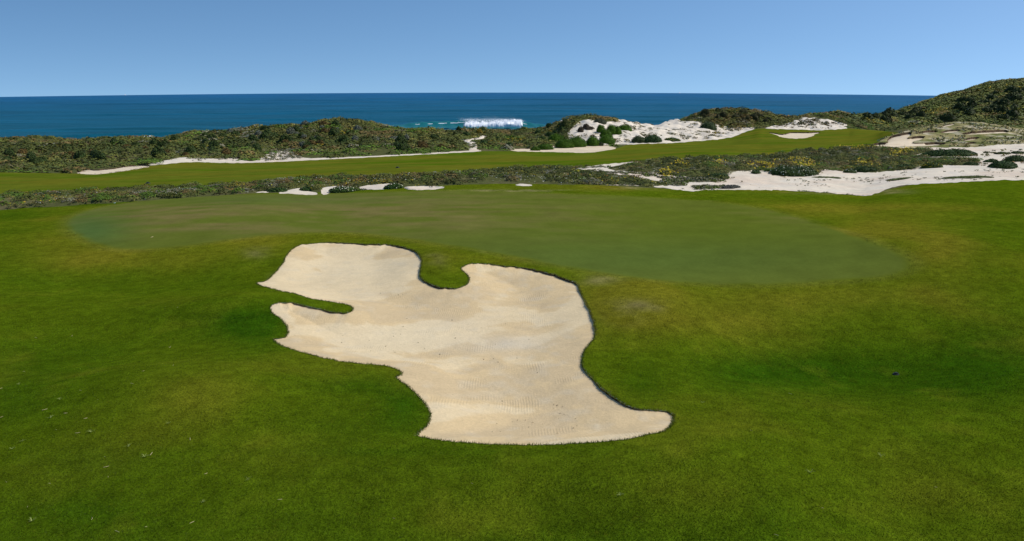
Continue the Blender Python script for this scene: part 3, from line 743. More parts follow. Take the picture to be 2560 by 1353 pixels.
def gold(name, regs, label):
    L = []
    for cx_, cy_, a_, b_, n_ in regs:
        px = cx_+rng.normal(0, a_, n_); py = cy_+rng.normal(0, b_, n_); L.append(cast(px, py))
    P = np.concatenate(L); P[:, 2] += canopy_at(P[:, 0], P[:, 1])*1.05+.06
    N = np.tile(np.array([.2, -.4, .85]), (len(P), 1))+rng.normal(size=(len(P), 3))*.35; N /= np.linalg.norm(N, axis=1)[:, None]
    V, F = leaf_mesh(P, N, rng.uniform(.07, .16, len(P)), 1.1)
    tag(mk(name, V, F, M_LEAF, fcol=leaf_cols(np.tile(np.array([.44, .33, .015]), (len(P), 1)), len(P), .18)), label, 'flowers', kind='stuff')
gold('yellow_blossom', [(1990,409,22,5,200),(2020,415,10,4,80),(1895,416,16,3,90),(1925,420,10,3,80),(2150,372,14,3,120),(2262,376,14,4,200),(2240,388,10,3,90),(2165,410,16,3,110),(1665,436,12,4,110),(1800,409,8,4,90),(2110,368,10,2,60),(1700,412,10,3,50)], 'bright golden blossom clusters among the green ground cover at the right')
flowers('orange_flowers', 5000, (.26,.13,.03), .080, .62, 171, 'patches of orange succulents in the low ground cover')

def clumps(name, regions, label, leafs=(9, 22), col_=None):
    Vs, Cs, Ns, Ss = [], [], [], []
    for poly, n, smin, smax, kinds, thr in regions:
        P = px_scatter(n, poly, [Z_SAND, Z_DRY] + [])
        if thr: P = P[fbm(P[:, 0]/2.5, P[:, 1]/2.5, 3, 77) > thr]
        for p in P:
            m = rng.integers(*leafs); s = rng.uniform(smin, smax)
            a_ = rng.uniform(0, 2*np.pi, m); q = np.sqrt(rng.random(m))*s
            x = p[0]+np.cos(a_)*q*1.3; y_ = p[1]+np.sin(a_)*q
            Vs.append(np.stack([x, y_, s*.55*rng.random(m)+.03], 1)); nn = np.stack([np.cos(a_)*.5, np.sin(a_)*.5, np.ones(m)], 1)+rng.normal(size=(m, 3))*.5
            Ns.append(nn/np.linalg.norm(nn, axis=1)[:, None]); Ss.append(np.full(m, s*.62))
            Cs.append(np.tile(KIND[rng.choice(kinds)], (m, 1)))
    P = np.concatenate(Vs); P[:, 2] += base_h(P[:, 0], P[:, 1])
    V, F = leaf_mesh(P, np.concatenate(Ns), np.concatenate(Ss)); c = leaf_cols(np.concatenate(Cs), len(P))
    print(name, len(F))
    return tag(mk(name, V, F, M_LEAF, fcol=c), label, 'plants', kind='stuff')
clumps('dune_plants', [
  ([(1560,300),(1650,312),(1700,312),(1780,330),(1740,350),(1660,356),(1520,356),(1560,335)], 1150, .10, .30, [2,1,4,4,3], .42),
  ([(1430,340),(1440,312),(1480,304),(1540,310),(1520,340),(1460,350)], 90, .15, .40, [0,3,3,4], .5),
  ([(1690,302),(1760,306),(1860,325),(1800,344),(1750,350),(1790,330)], 600, .10, .32, [1,2,5,4,0], .40),
  ([(1930,318),(1990,300),(2040,297),(2110,314),(2060,324)], 380, .12, .42, [0,3,3,4], .45),
  ([(1430,414),(1560,418),(1700,436),(1820,448),(1800,474),(1700,474),(1560,464),(1480,452)], 3600, .06, .17, [0,1,4,4,6], .40),
  ([(1800,445),(2300,430),(2560,420),(2560,448),(2200,470),(1900,472)], 700, .03, .10, [0,1,4,3], .5),
  ([(2250,372),(2560,372),(2560,415),(2300,420)], 260, .08, .28, [0,1,2,3], .5),
  ([(640,372),(720,374),(760,395),(660,405)], 380, .10, .26, [4,4,1], .0),
  ([(1128,341),(1219,338),(1200,376),(1150,376)], 60, .12, .3, [1,4,0], .5),
  ([(480,392),(600,392),(640,404),(480,403)], 60, .08, .2, [4,1], .5)],
  'sparse small plants dotting the bare white sand')
# tussocks of dry grass on the mound
def tussocks():
    P = px_scatter(2200, DRY[:-1], [Z_DRY]); n = 6
    for dq in (.7, 1.4, 2.2): P = P[zone_at(P[:, 0], P[:, 1]+dq) < 10]
    P = np.repeat(P, n, 0) + rng.normal(size=(len(P)*n, 3))*np.array([.16, .16, 0]); P[:, 2] = base_h(P[:, 0], P[:, 1]) + rng.uniform(.02, .18, len(P))
    N = rng.normal(size=(len(P), 3))+np.array([0, 0, .9]); N /= np.linalg.norm(N, axis=1)[:, None]
    kk = rng.random(len(P))
    base = np.where((kk < .55)[:, None], np.array([.31,.26,.12]), np.where((kk < .85)[:, None], np.array([.17,.19,.05]), np.array([.42,.38,.27])))
    V, F = leaf_mesh(P, N, rng.uniform(.10, .24, len(P)), 1.8)
    tag(mk('dry_grass', V, F, M_LEAF, fcol=leaf_cols(base, len(P), .25)), 'rough dry grass tufts over the mound of bunkers on the right', 'grass', kind='stuff')
tussocks()

# ------------------------------------------------------------------ single shrubs
def shrub(px, py, rxp, ryp, col_, lsize, label, name='shrub', cat='shrub', group=None, flower=None, fl_n=.1, nr=.45, low=1.0, depth=.75, link=True):
    """one shrub: lumpy dark core and a skin of leaves, its base on the ground"""
    p = cast(px, py+ryp*.55)[0]; Yd = p[1]
    r = rxp*Yd/FPX; h = max(.12, 1.7*ryp*Yd/FPX)*low; ry_ = max(r*depth if r < 2.5 else 1.6, .25)
    # core
    na, nb = 20, 7; V = []; seed_ = rng.uniform(0, 99)
    A = np.linspace(0, 2*np.pi, na, endpoint=False)
    lum = .82 + .36*vnoise(np.cos(A)*1.6+seed_, np.sin(A)*1.6+seed_)
    for b_ in range(nb):
        ph = b_/nb*np.pi/2; cr, ch = math.cos(ph), math.sin(ph)
        x = p[0]+np.cos(A)*r*.93*cr*lum; y_ = p[1]+np.sin(A)*ry_*.93*cr*lum
        z = base_h(x, y_) - .08 + h*.90*ch*(.85+.3*vnoise(x*2.2, y_*2.2)) + (.10 if b_ else 0)
        V.append(np.stack([x, y_, z], 1))
    V = np.concatenate(V + [np.array([[p[0], p[1], base_h(p[0], p[1])+h*.93]])])
    F = []
    for b_ in range(nb-1):
        for i in range(na):
            j = (i+1) % na; q0, q1, q2, q3 = b_*na+i, b_*na+j, (b_+1)*na+j, (b_+1)*na+i
            F += [(q0, q1, q2), (q0, q2, q3)]
    F += [((nb-1)*na+i, (nb-1)*na+(i+1) % na, nb*na) for i in range(na)]
    F = np.array(F); nc = len(F)
    # leaves
    n = int(np.clip(1.5*np.pi*r*ry_*(1+h/r)/lsize**2, 60, 9000))
    a_ = rng.uniform(0, 2*np.pi, n); q = np.sqrt(1-rng.random(n)**1.6)
    lm = np.interp(a_, np.append(A, 2*np.pi), np.append(lum, lum[0]))
    x = p[0]+np.cos(a_)*q*r*lm; y_ = p[1]+np.sin(a_)*q*ry_*lm; zc = np.sqrt(np.clip(1-q*q, 0, 1))
    z = base_h(x, y_) + h*zc*(.85+.3*vnoise(x*2.2, y_*2.2))*rng.uniform(.93, 1.1, n) + .02
    N = np.stack([np.cos(a_)*q*h, np.sin(a_)*q*h, zc*r+.1*r], 1); N /= np.linalg.norm(N, axis=1)[:, None]
    N += rng.normal(size=(n, 3))*nr; N /= np.linalg.norm(N, axis=1)[:, None]
    P = np.stack([x, y_, z], 1)
    LV, LF = leaf_mesh(P, N, lsize*rng.uniform(.7, 1.3, n))
    cc = np.array(col_)
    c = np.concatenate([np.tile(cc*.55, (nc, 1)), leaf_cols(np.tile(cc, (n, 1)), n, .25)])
    root = p.copy(); root[2] = base_h(p[0], p[1])
    o = mk(name, np.concatenate([V, LV])-root, np.concatenate([F, LF+len(V)]), M_LEAF, fcol=c)
    o.location = root
    tag(o, label, cat, group)
    if flower is not None:
        m = int(n*fl_n); k = rng.choice(n, min(m, n), replace=False)
        FV, FF = leaf_mesh(P[k]+np.array([0, 0, lsize*.5]), N[k], np.full(len(k), lsize*.9), 1.0)
        mk('blossom', FV-root, FF, M_LEAF, o, fcol=leaf_cols(np.tile(np.array(flower), (len(k), 1)), len(k), .1))
    return o
CU = (.060, .125, .008)
WHITE, YEL = (.72, .70, .56), (.48, .36, .02)
G1 = 'green cushion bushes on the white dune'
for a in [
 (1482,356,15,11,'round green cushion bush sitting alone above the long pinkish bunker'),
 (1441,358,24,11,'widest green cushion bush draped over the back of the pinkish bunker'),
 (1412,362,22,10,'green cushion bush left of the widest one above the pinkish bunker'),
 (1392,350,20,10,'cushion bush behind the others at the left foot of the white dune'),
 (1362,369,19,6,'low cushion bush hanging over the left part of the pinkish bunker'),
 (1338,373,11,4,'smallest low cushion bush at the left of the pinkish bunker'),
 (1516,351,18,9,'lowest bush of the stacked cushion trio on the white dune'),
 (1515,337,14,9,'middle bush of the stacked cushion trio on the white dune'),
 (1503,325,10,9,'topmost bush of the stacked cushion trio on the white dune'),
 (1530,326,12,10,'tall cushion bush right of the stacked trio on the white dune'),
 (1543,328,10,9,'cushion bush leaning against the tall one right of the trio'),
 (1564,322,15,7,'flat oval cushion bush farthest right and high on the white dune')]:
    shrub(a[0], a[1], a[2]*1.15, a[3]*1.15, np.array(CU)*rng.uniform(.85, 1.15), .085, a[4], 'cushion_bush', 'bush', G1, nr=.35)
for a in [
 (1502,361,8,4,(.05,.06,.02),.09,'tiny dark bush at the foot of the white dune beside the round cushion bush',None),
 (1596,351,18,8,(.060,.085,.030),.12,'grey green thicket at the right foot of the white dune, left half',None),
 (1632,350,24,9,(.042,.080,.022),.12,'dark green thicket at the right foot of the white dune, right half',None),
 (1680,350,20,4,(.06,.10,.02),.11,'low yellow flowering mat along the foot of the white dune',YEL),
 (1772,318,20,10,(.055,.085,.03),.12,'green bush in the hollow between the two bare slopes of the white dune',None),
 (1500,304,16,6,(.075,.085,.05),.12,'greyish bush under the grassy cap of the white dune',None),
 (1410,318,14,16,(.070,.085,.018),.13,'tall olive shrub at the left shoulder of the white dune',None),
 (1465,317,9,6,(.09,.07,.045),.1,'dull brown bush high on the left face of the white dune',None),
 (1452,325,8,6,(.09,.07,.045),.1,'dull brown bush lower left of the high one on the white dune',None),
 (1474,322,13,4,(.09,.07,.045),.1,'flat brown bush in the centre of the left face of the white dune',None),
 (1889,431,13,4,(.05,.085,.02),.07,'small white flowered mound on the sand left of the big flowering mound',WHITE),
 (1985,431,58,12,(.045,.075,.018),.08,'biggest white flowered mound of ground cover on the open sand',WHITE),
 (2126,430,18,5,(.05,.08,.02),.07,'round white flowered mound alone on the sand in the middle',WHITE),
 (2327,416,26,8,(.055,.085,.016),.08,'round mound with yellow flowers on the sand at the right',YEL),
 (2427,412,21,5,(.045,.07,.018),.08,'dull green mound on the sand between two larger ones at the right',None),
 (2506,415,37,9,(.036,.070,.015),.09,'dark spreading mound on the sand near the right edge',None),
 (1796,442,26,7,(.042,.075,.018),.08,'dark mound at the left end of the bare sand slope',None),
 (1827,468,26,4,(.10,.095,.075),.06,'grey dead brushwood at the border of turf and sand',None),
 (2260,419,27,6,(.038,.068,.016),.09,'dark mound projecting on the sand left of the yellow flowered one',None),
 (2160,425,30,7,(.036,.064,.015),.09,'dark mound at the lower edge of the flowering scrub',None),
 (2477,405,20,5,(.04,.07,.016),.09,'small dark mound behind the dark spreading mound',None),
 (2538,399,30,8,(.038,.066,.016),.09,'dark mound cut by the right edge of the photo',None),
 (2373,384,76,8,(.038,.070,.015),.10,'long dark green hedge of shrubs on the white sand below the dry mound',None),
 (2506,384,18,2.5,(.05,.075,.02),.09,'thin strip of plants on the white sand right of the long hedge',None),
 (2545,382,17,3,(.05,.075,.02),.09,'thin strip of plants on the white sand at the right edge',None),
 (693,476,24,5,(.045,.080,.018),.07,'green mound between the first two sand bays behind the green',None),
 (772,474,22,5,(.045,.080,.018),.07,'green mound hanging over the widest sand bay behind the green',None),
 (856,476,34,7,(.048,.085,.018),.07,'green mound between the narrow bay and the long bay behind the green',WHITE),
 (984,468,24,6,(.050,.090,.02),.07,'white flowered mound separating the two right sand bays behind the green',WHITE)]:
    shrub(a[0], a[1], a[2], a[3], a[4], a[5], a[6], 'shrub', 'shrub', None, a[7], .08)
for a in [(2064,443,37,4,'low light green grass patch on the sand under the round flowered mound'),
          (2251,446,36,4,'low light green grass patch in the middle of the right sand'),
          (2416,442,62,5,'longest light green grass patch near the right edge of the sand')]:
    shrub(a[0], a[1], a[2], a[3], (.13,.15,.045), .055, a[4], 'grass_patch', 'grass', None, low=.35, depth=.45)
# taller shrubs standing out of the dune scrub: a few built, the rest copied
def protos(kind, colr, lsize, n=3):
    L = []
    for k in range(n):
        o = shrub(700+40*k, 372, 16, 9, colr, lsize, 'x', 'shrub', 'shrub')
        p = np.array(o.location); me = o.data
        me.name = 'shrub_'+kind; L.append(o)
    return L
def spread(L, n, poly, label, group, s0, s1):
    P = px_scatter(n*3, poly, [Z_SCRUB])[:n]
    for i, p in enumerate(P):
        o = L[i] if i < len(L) else L[i % len(L)].copy()
        if i >= len(L): COL.objects.link(o)
        o.location = (p[0], p[1], p[2]+canopy_at(p[0:1], p[1:2])[0]*.35-.05)
        o.rotation_euler = (0, 0, rng.uniform(0, 6.28)); s = rng.uniform(s0, s1)
        o.scale = (s*rng.uniform(.8, 1.3), s, s*rng.uniform(.9, 1.3))
        tag(o, label, 'shrub', group)
DZ = [(0,365),(250,365),(460,345),(640,335),(860,310),(1000,335),(1120,345),(1110,378),(900,388),(760,385),(620,385),(380,400),(180,415),(0,415)]
DZ2 = [(1140,330),(1300,330),(1400,310),(1420,330),(1400,355),(1220,372)]
DZ3 = [(1730,290),(1800,280),(1900,284),(1960,300),(1900,312),(1800,300)]
HILL = [(2130,300),(2260,290),(2560,220),(2560,310),(2400,305),(2230,326),(2140,318)]
spread(protos('dark', (.044,.068,.016), .15), 60, DZ, 'dark green rounded shrub rising from the scrub of the left dunes', 'dark shrubs in the left dunes', .6, 1.25)
spread(protos('grey', (.125,.135,.095), .15), 26, [(440,330),(860,315),(1080,345),(1000,372),(640,372)], 'pale grey shrub among the green ones on the left dune ridge', 'grey shrubs in the left dunes', .5, 1.0)
spread(protos('rusty', (.110,.075,.022), .15), 26, DZ, 'rusty brown shrub among the green ones of the left dunes', 'rusty shrubs in the left dunes', .5, 1.0)
spread(protos('mixed', (.045,.080,.018), .15), 22, DZ2, 'green shrub in the scrub left of the white dune', 'shrubs left of the white dune', .5, .95)
spread(protos('golden', (.20,.145,.014), .15), 12, DZ2, 'golden flowering shrub in the scrub left of the white dune', 'golden shrubs left of the white dune', .4, .8)
spread(protos('ridge', (.060,.060,.020), .16), 18, DZ3, 'brownish shrub on the ridge behind the white dune', 'shrubs on the ridge behind the white dune', .6, 1.1)
spread(protos('hill', (.048,.062,.016), .22), 45, HILL, 'very dark shrub on the slope of the right hill', 'dark shrubs on the right hill', 1.2, 2.3)

# ------------------------------------------------------------------ sea (a cap that falls away to its horizon)
RS = 2*CAMZ/0.0289**2
def sea_z(x, y): return -(x*x+y*y)/(2*RS)
def swell(x, y):
    z = 0
    for y0, a_, wd, x0, lx, tilt in [(300.,.6,4.2,-8,32,.02),(258.,1.0,4.0,-95,60,.10),(262.,.35,4,40,60,.0),(345.,.6,5,-60,80,.05),(372.,.6,6,30,90,.0),(335.,.6,5,90,70,-.02),(425.,.8,7,-30,110,.02),(505.,.9,8,60,160,0),(560.,.8,9,-180,140,.03),(640.,.9,10,-20,200,0),(285.,.5,4,-150,40,.08),(398.,.6,6,-150,90,.03)]:
        d = y - (y0 + tilt*(x-x0) + 3*np.sin(x*.05+y0))
        prof = np.where(d > 0, np.exp(-(d/(wd*1.8))**2), np.exp(-(d/(wd*.55))**2))
        z = z + a_*prof*np.exp(-((x-x0)/lx)**4)
    return z
yy = np.concatenate([np.arange(150, 460, 1.1), np.geomspace(460, 3200, 260)])
ss = np.linspace(-1.15, 1.15, 460)
Sg, Ys_ = np.meshgrid(ss, yy, indexing='ij'); Xs = Sg*Ys_
Zs = sea_z(Xs, Ys_) + swell(Xs, Ys_) + (fbm(Xs/14, Ys_/5, 3, 5)-.5)*.5*(Ys_ < 900)
nI2, nJ2 = len(ss), len(yy)
a = (np.arange(nI2-1)[:, None]*nJ2 + np.arange(nJ2-1)[None, :]).ravel()
def sea_mat():
    m, n, l, b = new_mat('sea_water')
    g = n.new('ShaderNodeNewGeometry')
    t1 = noise_node(n, l, .06, 6, .62, g.outputs['Position'], (.22, 1.8, 1)); t2 = noise_node(n, l, .5, 5, .65, g.outputs['Position'], (.5, 1.4, 1))
    sep = n.new('ShaderNodeSeparateXYZ'); l.new(g.outputs['Position'], sep.inputs[0])
    deep = ramp(n, l, mth(n, l, 'ADD', sep.outputs[1], ramp(n, l, t1.outputs[0], .3, -90, .7, 90)), 230, 0, 950, 1)
    mix = n.new('ShaderNodeMix'); mix.data_type = 'RGBA'; l.new(deep, mix.inputs[0])
    mix.inputs[6].default_value = (.002, .083, .124, 1); mix.inputs[7].default_value = (.004, .092, .215, 1)
    l.new(mul_col(n, l, mix.outputs[2], ramp(n, l, t1.outputs[0], .35, .78, .65, 1.20)), b.inputs['Base Color'])
    b.inputs['Roughness'].default_value = .45; b.inputs['Specular IOR Level'].default_value = .12; b.inputs['IOR'].default_value = 1.33
    bp = n.new('ShaderNodeBump'); bp.inputs['Strength'].default_value = .7; bp.inputs['Distance'].default_value = .9
    l.new(mth(n, l, 'ADD', t2.outputs[0], t1.outputs[0]), bp.inputs['Height']); l.new(bp.outputs[0], b.inputs['Normal'])
    return m
tag(mk('sea', np.stack([Xs.ravel(), Ys_.ravel(), Zs.ravel()], 1), np.stack([a, a+nJ2, a+nJ2+1, a+1], 1), sea_mat(), smooth=True), kind='structure')

# ------------------------------------------------------------------ breaking wave: curling face, white water, spray
def sea_pt(px, Yd): return (px-1280)/2009.0*Yd/1.0*(1/ (CP)) * 1.0
def wx(px, Yd, z=-1.0):
    # lateral position of an image column at distance Yd near sea level
    d = Yd*CP - (z-CAMZ)*SP
    return (px-1280)*d/FPX
M_FOAM = plain('foam', (.86, .88, .90), .9, 3, .05)
def wave_mat():
    m, n, l, b = new_mat('wave_face'); t = noise_node(n, l, .8, 4, .6, None, (.3, 1, 2.5))
    rgb = n.new('ShaderNodeRGB'); rgb.outputs[0].default_value = (.006, .125, .135, 1)
    l.new(mul_col(n, l, rgb.outputs[0], ramp(n, l, t.outputs[0], .3, .85, .7, 1.2)), b.inputs['Base Color'])
    b.inputs['Roughness'].default_value = .35; b.inputs['Specular IOR Level'].default_value = .2
    return m
WY = 297.0
root = bpy.data.objects.new('breaking_wave', None); COL.objects.link(root); root.location = (0, WY, -1)
tag(root, 'white breaking wave with teal face in the sea between the dunes', 'wave')
def crest(px):      # crest height above calm water along the wave
    return np.interp(px, [930, 1000, 1040, 1160, 1300, 1330, 1400], [.0, .7, 1.5, 2.0, 2.0, 1.2, .0])
pxs = np.linspace(930, 1400, 160); prof = [(9, .02), (6, .25), (3.5, .6), (1.6, .88), (.3, 1.0), (-.3, .95), (-.9, .78), (-1.5, .56), (-2.2, .34), (-3.2, .14), (-4.8, .0), (-7, -.1)]
V = []; 
for px in pxs:
    hh = crest(px); x = wx(px, WY); cyy = 2.2*math.sin(px*.012)
    for dy, hz in prof: V.append((x, dy*1.15+cyy, hh*hz + sea_z(x, WY) + .28 + 1 + .1*math.sin(px*.21+dy)))
V = np.array(V); m_ = len(prof); i = (np.arange(len(pxs)-1)[:, None]*m_+np.arange(m_-1)[None, :]).ravel()
mk('wave_face', V, np.stack([i, i+1, i+m_+1, i+m_], 1), wave_mat(), root, smooth=True)
# foam: crest line plus tumbling white water
def foam_block(pa, pb, ytop, ybot, nx, name, rough_=.5, thick=2.0):
    V = []; ny = 16; px = np.linspace(pa, pb, nx)
    for k, p in enumerate(px):
        x = wx(p, WY); e = min(1, min(k, nx-1-k)/(nx*.03)+.15); cyy = 2.2*math.sin(p*.012)
        top = ytop(p)*(.5+.5*e); bot = ybot(p)
        for j in range(ny):
            t = j/(ny-1)*math.pi
            yy_ = -1.6 - math.cos(t)*thick*(-1)*1.0
            zz = bot + (top-bot)*math.sin(t)**.7
            nn = (float(fbm(np.array(x*.55+j*.6), np.array(j*.9-x*.3), 4))-.5)*rough_*3.2
            V.append((x, cyy+(-1.4+math.cos(t)*thick)+nn*.6, zz+nn*math.sin(t)*.7))
    V = np.array(V, float); V[:, 2] += sea_z(V[:, 0], WY)+1
    i = (np.arange(nx-1)[:, None]*ny+np.arange(ny-1)[None, :]).ravel()
    return mk(name, V, np.stack([i, i+1, i+ny+1, i+ny], 1), M_FOAM, root, smooth=True)
foam_block(1160, 1306, lambda p: 1.5+.7*float(fbm(np.array(p*.05), np.array(1.), 3)) + .7*float(sstep(1215, 1250, np.array(p))), lambda p: -.35, 520, 'white_water', .8, 4.0)
foam_block(1036, 1166, lambda p: crest(p)-.35+.10*float(vnoise(np.array(p*.2), np.array(3.)))+1*0, lambda p: crest(p)-.55, 200, 'crest_foam', .05, .22)
foam_block(1302, 1326, lambda p: crest(p)-.35, lambda p: crest(p)-.50, 40, 'crest_foam', .05, .2)
foam_block(1156, 1310, lambda p: .15, lambda p: -.2, 200, 'foam_apron', .3, 4.2)
# spray blown back over the crest: many tiny flecks
n = 14000; px = rng.choice([1175, 1200, 1230, 1250, 1268, 1290], n)+rng.normal(0, 13, n); px = np.clip(px, 1150, 1306)
hgt = 1.9+np.abs(rng.normal(0, .85, n))*(.5+vnoise(px*.09, px*0)) ; x = wx(px, WY)
P = np.stack([x+rng.normal(0, .5, n)-np.maximum(0, hgt-2.4)*1.6, rng.normal(-.5, 1.6, n)+2.2*np.sin(px*.012), hgt+sea_z(x, WY)+1], 1)
N = rng.normal(size=(n, 3)); N /= np.linalg.norm(N, axis=1)[:, None]
SV, SF = leaf_mesh(P, N, np.clip(rng.exponential(.055, n)+.03, .03, .22)*np.clip(3.6-hgt, .3, 1.3))
o = mk('spray', SV, SF, M_FOAM, root); o['kind'] = 'stuff'
# thin surf washing the beach behind the left dunes
def surf(px0, px1, Yd, w_, label):
    nx = 60; p = np.linspace(px0, px1, nx); V = []
    for k, q in enumerate(p):
        x = wx(q, Yd); e = math.sin(math.pi*k/(nx-1))
        for dy in (-w_, 0, w_):
            V.append((x, Yd+(dy+1.5*math.sin(q*.07))*max(e, .05), sea_z(x, Yd)+.75+(.35*e if dy == 0 else 0)+float(swell(np.array(x), np.array(Yd+dy)))))
    i = (np.arange(nx-1)[:, None]*3+np.arange(2)[None, :]).ravel()
    tag(mk('surf', np.array(V), np.stack([i, i+3, i+4, i+1], 1), M_FOAM, smooth=True), label, 'surf', 'foam lines')
surf(352, 388, 243, .9, 'small patch of white surf just above the left dune crest')

# ------------------------------------------------------------------ two tiny sailing boats at the horizon
M_HULL = plain('boat_paint', (.75, .77, .80), .5, 4, .05); M_SAIL = plain('sail_cloth', (.80, .82, .84), .8, 4, .04)
def prism(P2, y0, y1):      # polygon in x-z extruded along y
    n = len(P2); V = [(x, y0, z) for x, z in P2]+[(x, y1, z) for x, z in P2]
    me_f = [tuple(range(n))[::-1], tuple(range(n, 2*n))] + [(i, (i+1) % n, (i+1) % n+n, i+n) for i in range(n)]
    return V, me_f
def poly_obj(name, V, F, mat, parent):
    me = bpy.data.meshes.new(name); me.from_pydata(V, [], F); me.materials.append(mat)
    o = bpy.data.objects.new(name, me); COL.objects.link(o); o.parent = parent; return o
for px, lab, s in [(1699, 'tiny white boat on the horizon right of centre', 1.0), (312, 'tiny white boat on the horizon at the far left', .8)]:
    Yd = 1250.0; x = wx(px, Yd, -14)
    r_ = bpy.data.objects.new('sailing_boat', None); COL.objects.link(r_)
    r_.location = (x, Yd, sea_z(x, Yd)+.1); r_.scale = (s, s, s); r_.rotation_euler = (0, 0, R(50)); tag(r_, lab, 'boat', 'boats on the horizon')
    poly_obj('hull', *prism([(-1.6, .5), (-1.2, -.2), (1.2, -.2), (1.7, .5)], -.5, .5), M_HULL, r_)
    poly_obj('sail', *prism([(-.05, .7), (-.05, 1.8), (-1.4, .7)], -.03, .03), M_SAIL, r_)
    poly_obj('jib', *prism([(.12, .7), (.08, 1.6), (1.4, .7)], -.03, .03), M_SAIL, r_)
    poly_obj('mast', *prism([(-.03, .5), (.05, .5), (.05, 1.9), (-.03, 1.9)], -.04, .04), M_HULL, r_)

# ------------------------------------------------------------------ sprinkler heads
M_PLA = plain('black_plastic', (.02, .025, .02), .5, 30, .2)
def disc(r, h, z0, n=20, rt=None):
    rt = rt or r*.85; A = np.linspace(0, 2*np.pi, n, endpoint=False)
    V = [(math.cos(a_)*r, math.sin(a_)*r, z0) for a_ in A]+[(math.cos(a_)*rt, math.sin(a_)*rt, z0+h) for a_ in A]
    return V, [(i, (i+1) % n, (i+1) % n+n, i+n) for i in range(n)]+[tuple(range(n, 2*n))]
for px, py, s, lab in [(2240, 936, .8, 'small dark sprinkler head in the dark green turf at the right'), (994, 420, 2.2, 'tiny dark marker on the middle of the far fairway'), (370, 459, 2.2, 'tiny dark marker on the left of the far fairway')]:
    p = cast(px, py)[0]; r_ = bpy.data.objects.new('sprinkler_head', None); COL.objects.link(r_); r_.location = p; r_.scale = (s,)*3
    tag(r_, lab, 'sprinkler')
    poly_obj('collar', *disc(.10, .03, -.01), M_PLA, r_); poly_obj('cap', *disc(.055, .035, .02), M_PLA, r_)

# ------------------------------------------------------------------ straws and pale weed tufts on the near turf
M_STRAW = plain('straw', (.60, .48, .25), .7, 30, .25)
def straw_mesh(L, w_, bend):
    n = 6; V = []; 
    for k in range(n):
        t = k/(n-1)-.5; y_ = bend*(t*t-.25)
        ww = w_*(1-abs(t)*.8)
        for a_ in range(4):
            an = a_*math.pi/2; V.append((t*L, y_+math.cos(an)*ww, .012+math.sin(an)*ww))
    F = [(k*4+a_, k*4+(a_+1) % 4, (k+1)*4+(a_+1) % 4, (k+1)*4+a_) for k in range(n-1) for a_ in range(4)] + [(0, 1, 2, 3), (20, 23, 22, 21)]
    return V, F
pos = [(378,1136),(214,1047),(433,914),(358,928),(112,1025),(164,1034),(69,1268),(15,1206),(293,1330),(515,1185),(124,1210),(229,1298),(480,1307),(3,1044),(365,1318),(201,977),(266,1168),(270,1193),(262,1143),(194,1083),(475,1099),(2,972),(1878,1077),(1941,1339),(1975,985),(2340,1219),(2056,1271),(180,840),(425,869),(444,769),(376,823),(380,594),(90,845),(60,930),(245,1000),(140,1075),(330,960),(700,1250),(985,1297),(1180,1210)]
first_s = []
for i, (px, py) in enumerate(pos):
    p = cast(px, py)[0]
    if i < 4:
        V, F = straw_mesh([.11, .07, .05, .09][i], .0045, [.01, .03, 0, .05][i]); me = bpy.data.meshes.new('straw'); me.from_pydata(V, [], F); me.materials.append(M_STRAW)
        o = bpy.data.objects.new('straw', me); first_s.append(o)
    else: o = first_s[i % 4].copy()
    COL.objects.link(o); o.location = p; o.rotation_euler = (0, 0, rng.uniform(0, 3.1)); s = rng.uniform(.5, .95) if py > 700 else 2.2; o.scale = (s, s, s)
    tag(o, 'short pale straw lying on the mown grass', 'straw', 'straws strewn over the turf')
tpos = [(57,1104),(30,1124),(228,1082),(362,1144),(321,1118),(80,1305),(507,1257),(47,962),(126,1047),(1756,1008),(2026,1183),(2201,1141),(620,1200),(1550,1240),(150,1000),(420,1060)]
tl = []
for i, (px, py) in enumerate(tpos):
    p = cast(px, py)[0]
    if i < 4:
        V, F = [], []
        for k in range(11):
            a_ = rng.uniform(0, 6.28); L = rng.uniform(.04, .10); b0 = len(V); dx, dy = math.cos(a_), math.sin(a_)
            for t in (0, .5, 1):
                w_ = .0035*(1-t*.8); V += [(dx*L*t-dy*w_, dy*L*t+dx*w_, .012+.035*math.sin(t*2)), (dx*L*t+dy*w_, dy*L*t-dx*w_, .012+.035*math.sin(t*2))]
            F += [(b0, b0+1, b0+3, b0+2), (b0+2, b0+3, b0+5, b0+4)]
        me = bpy.data.meshes.new('weed_tuft'); me.from_pydata(V, [], F); me.materials.append(M_WEED if i else plain('weed_leaf', (.26, .30, .08), .7, 20, .2))
        if i == 0: M_WEED = me.materials[0]
        o = bpy.data.objects.new('weed_tuft', me); tl.append(o)
    else: o = tl[i % 4].copy()
    COL.objects.link(o); o.location = p; o.rotation_euler = (0, 0, rng.uniform(0, 6)); s = rng.uniform(.6, 1.0); o.scale = (s, s, s)
    tag(o, 'pale spidery weed tuft growing in the near turf', 'weed', 'weed tufts in the turf')

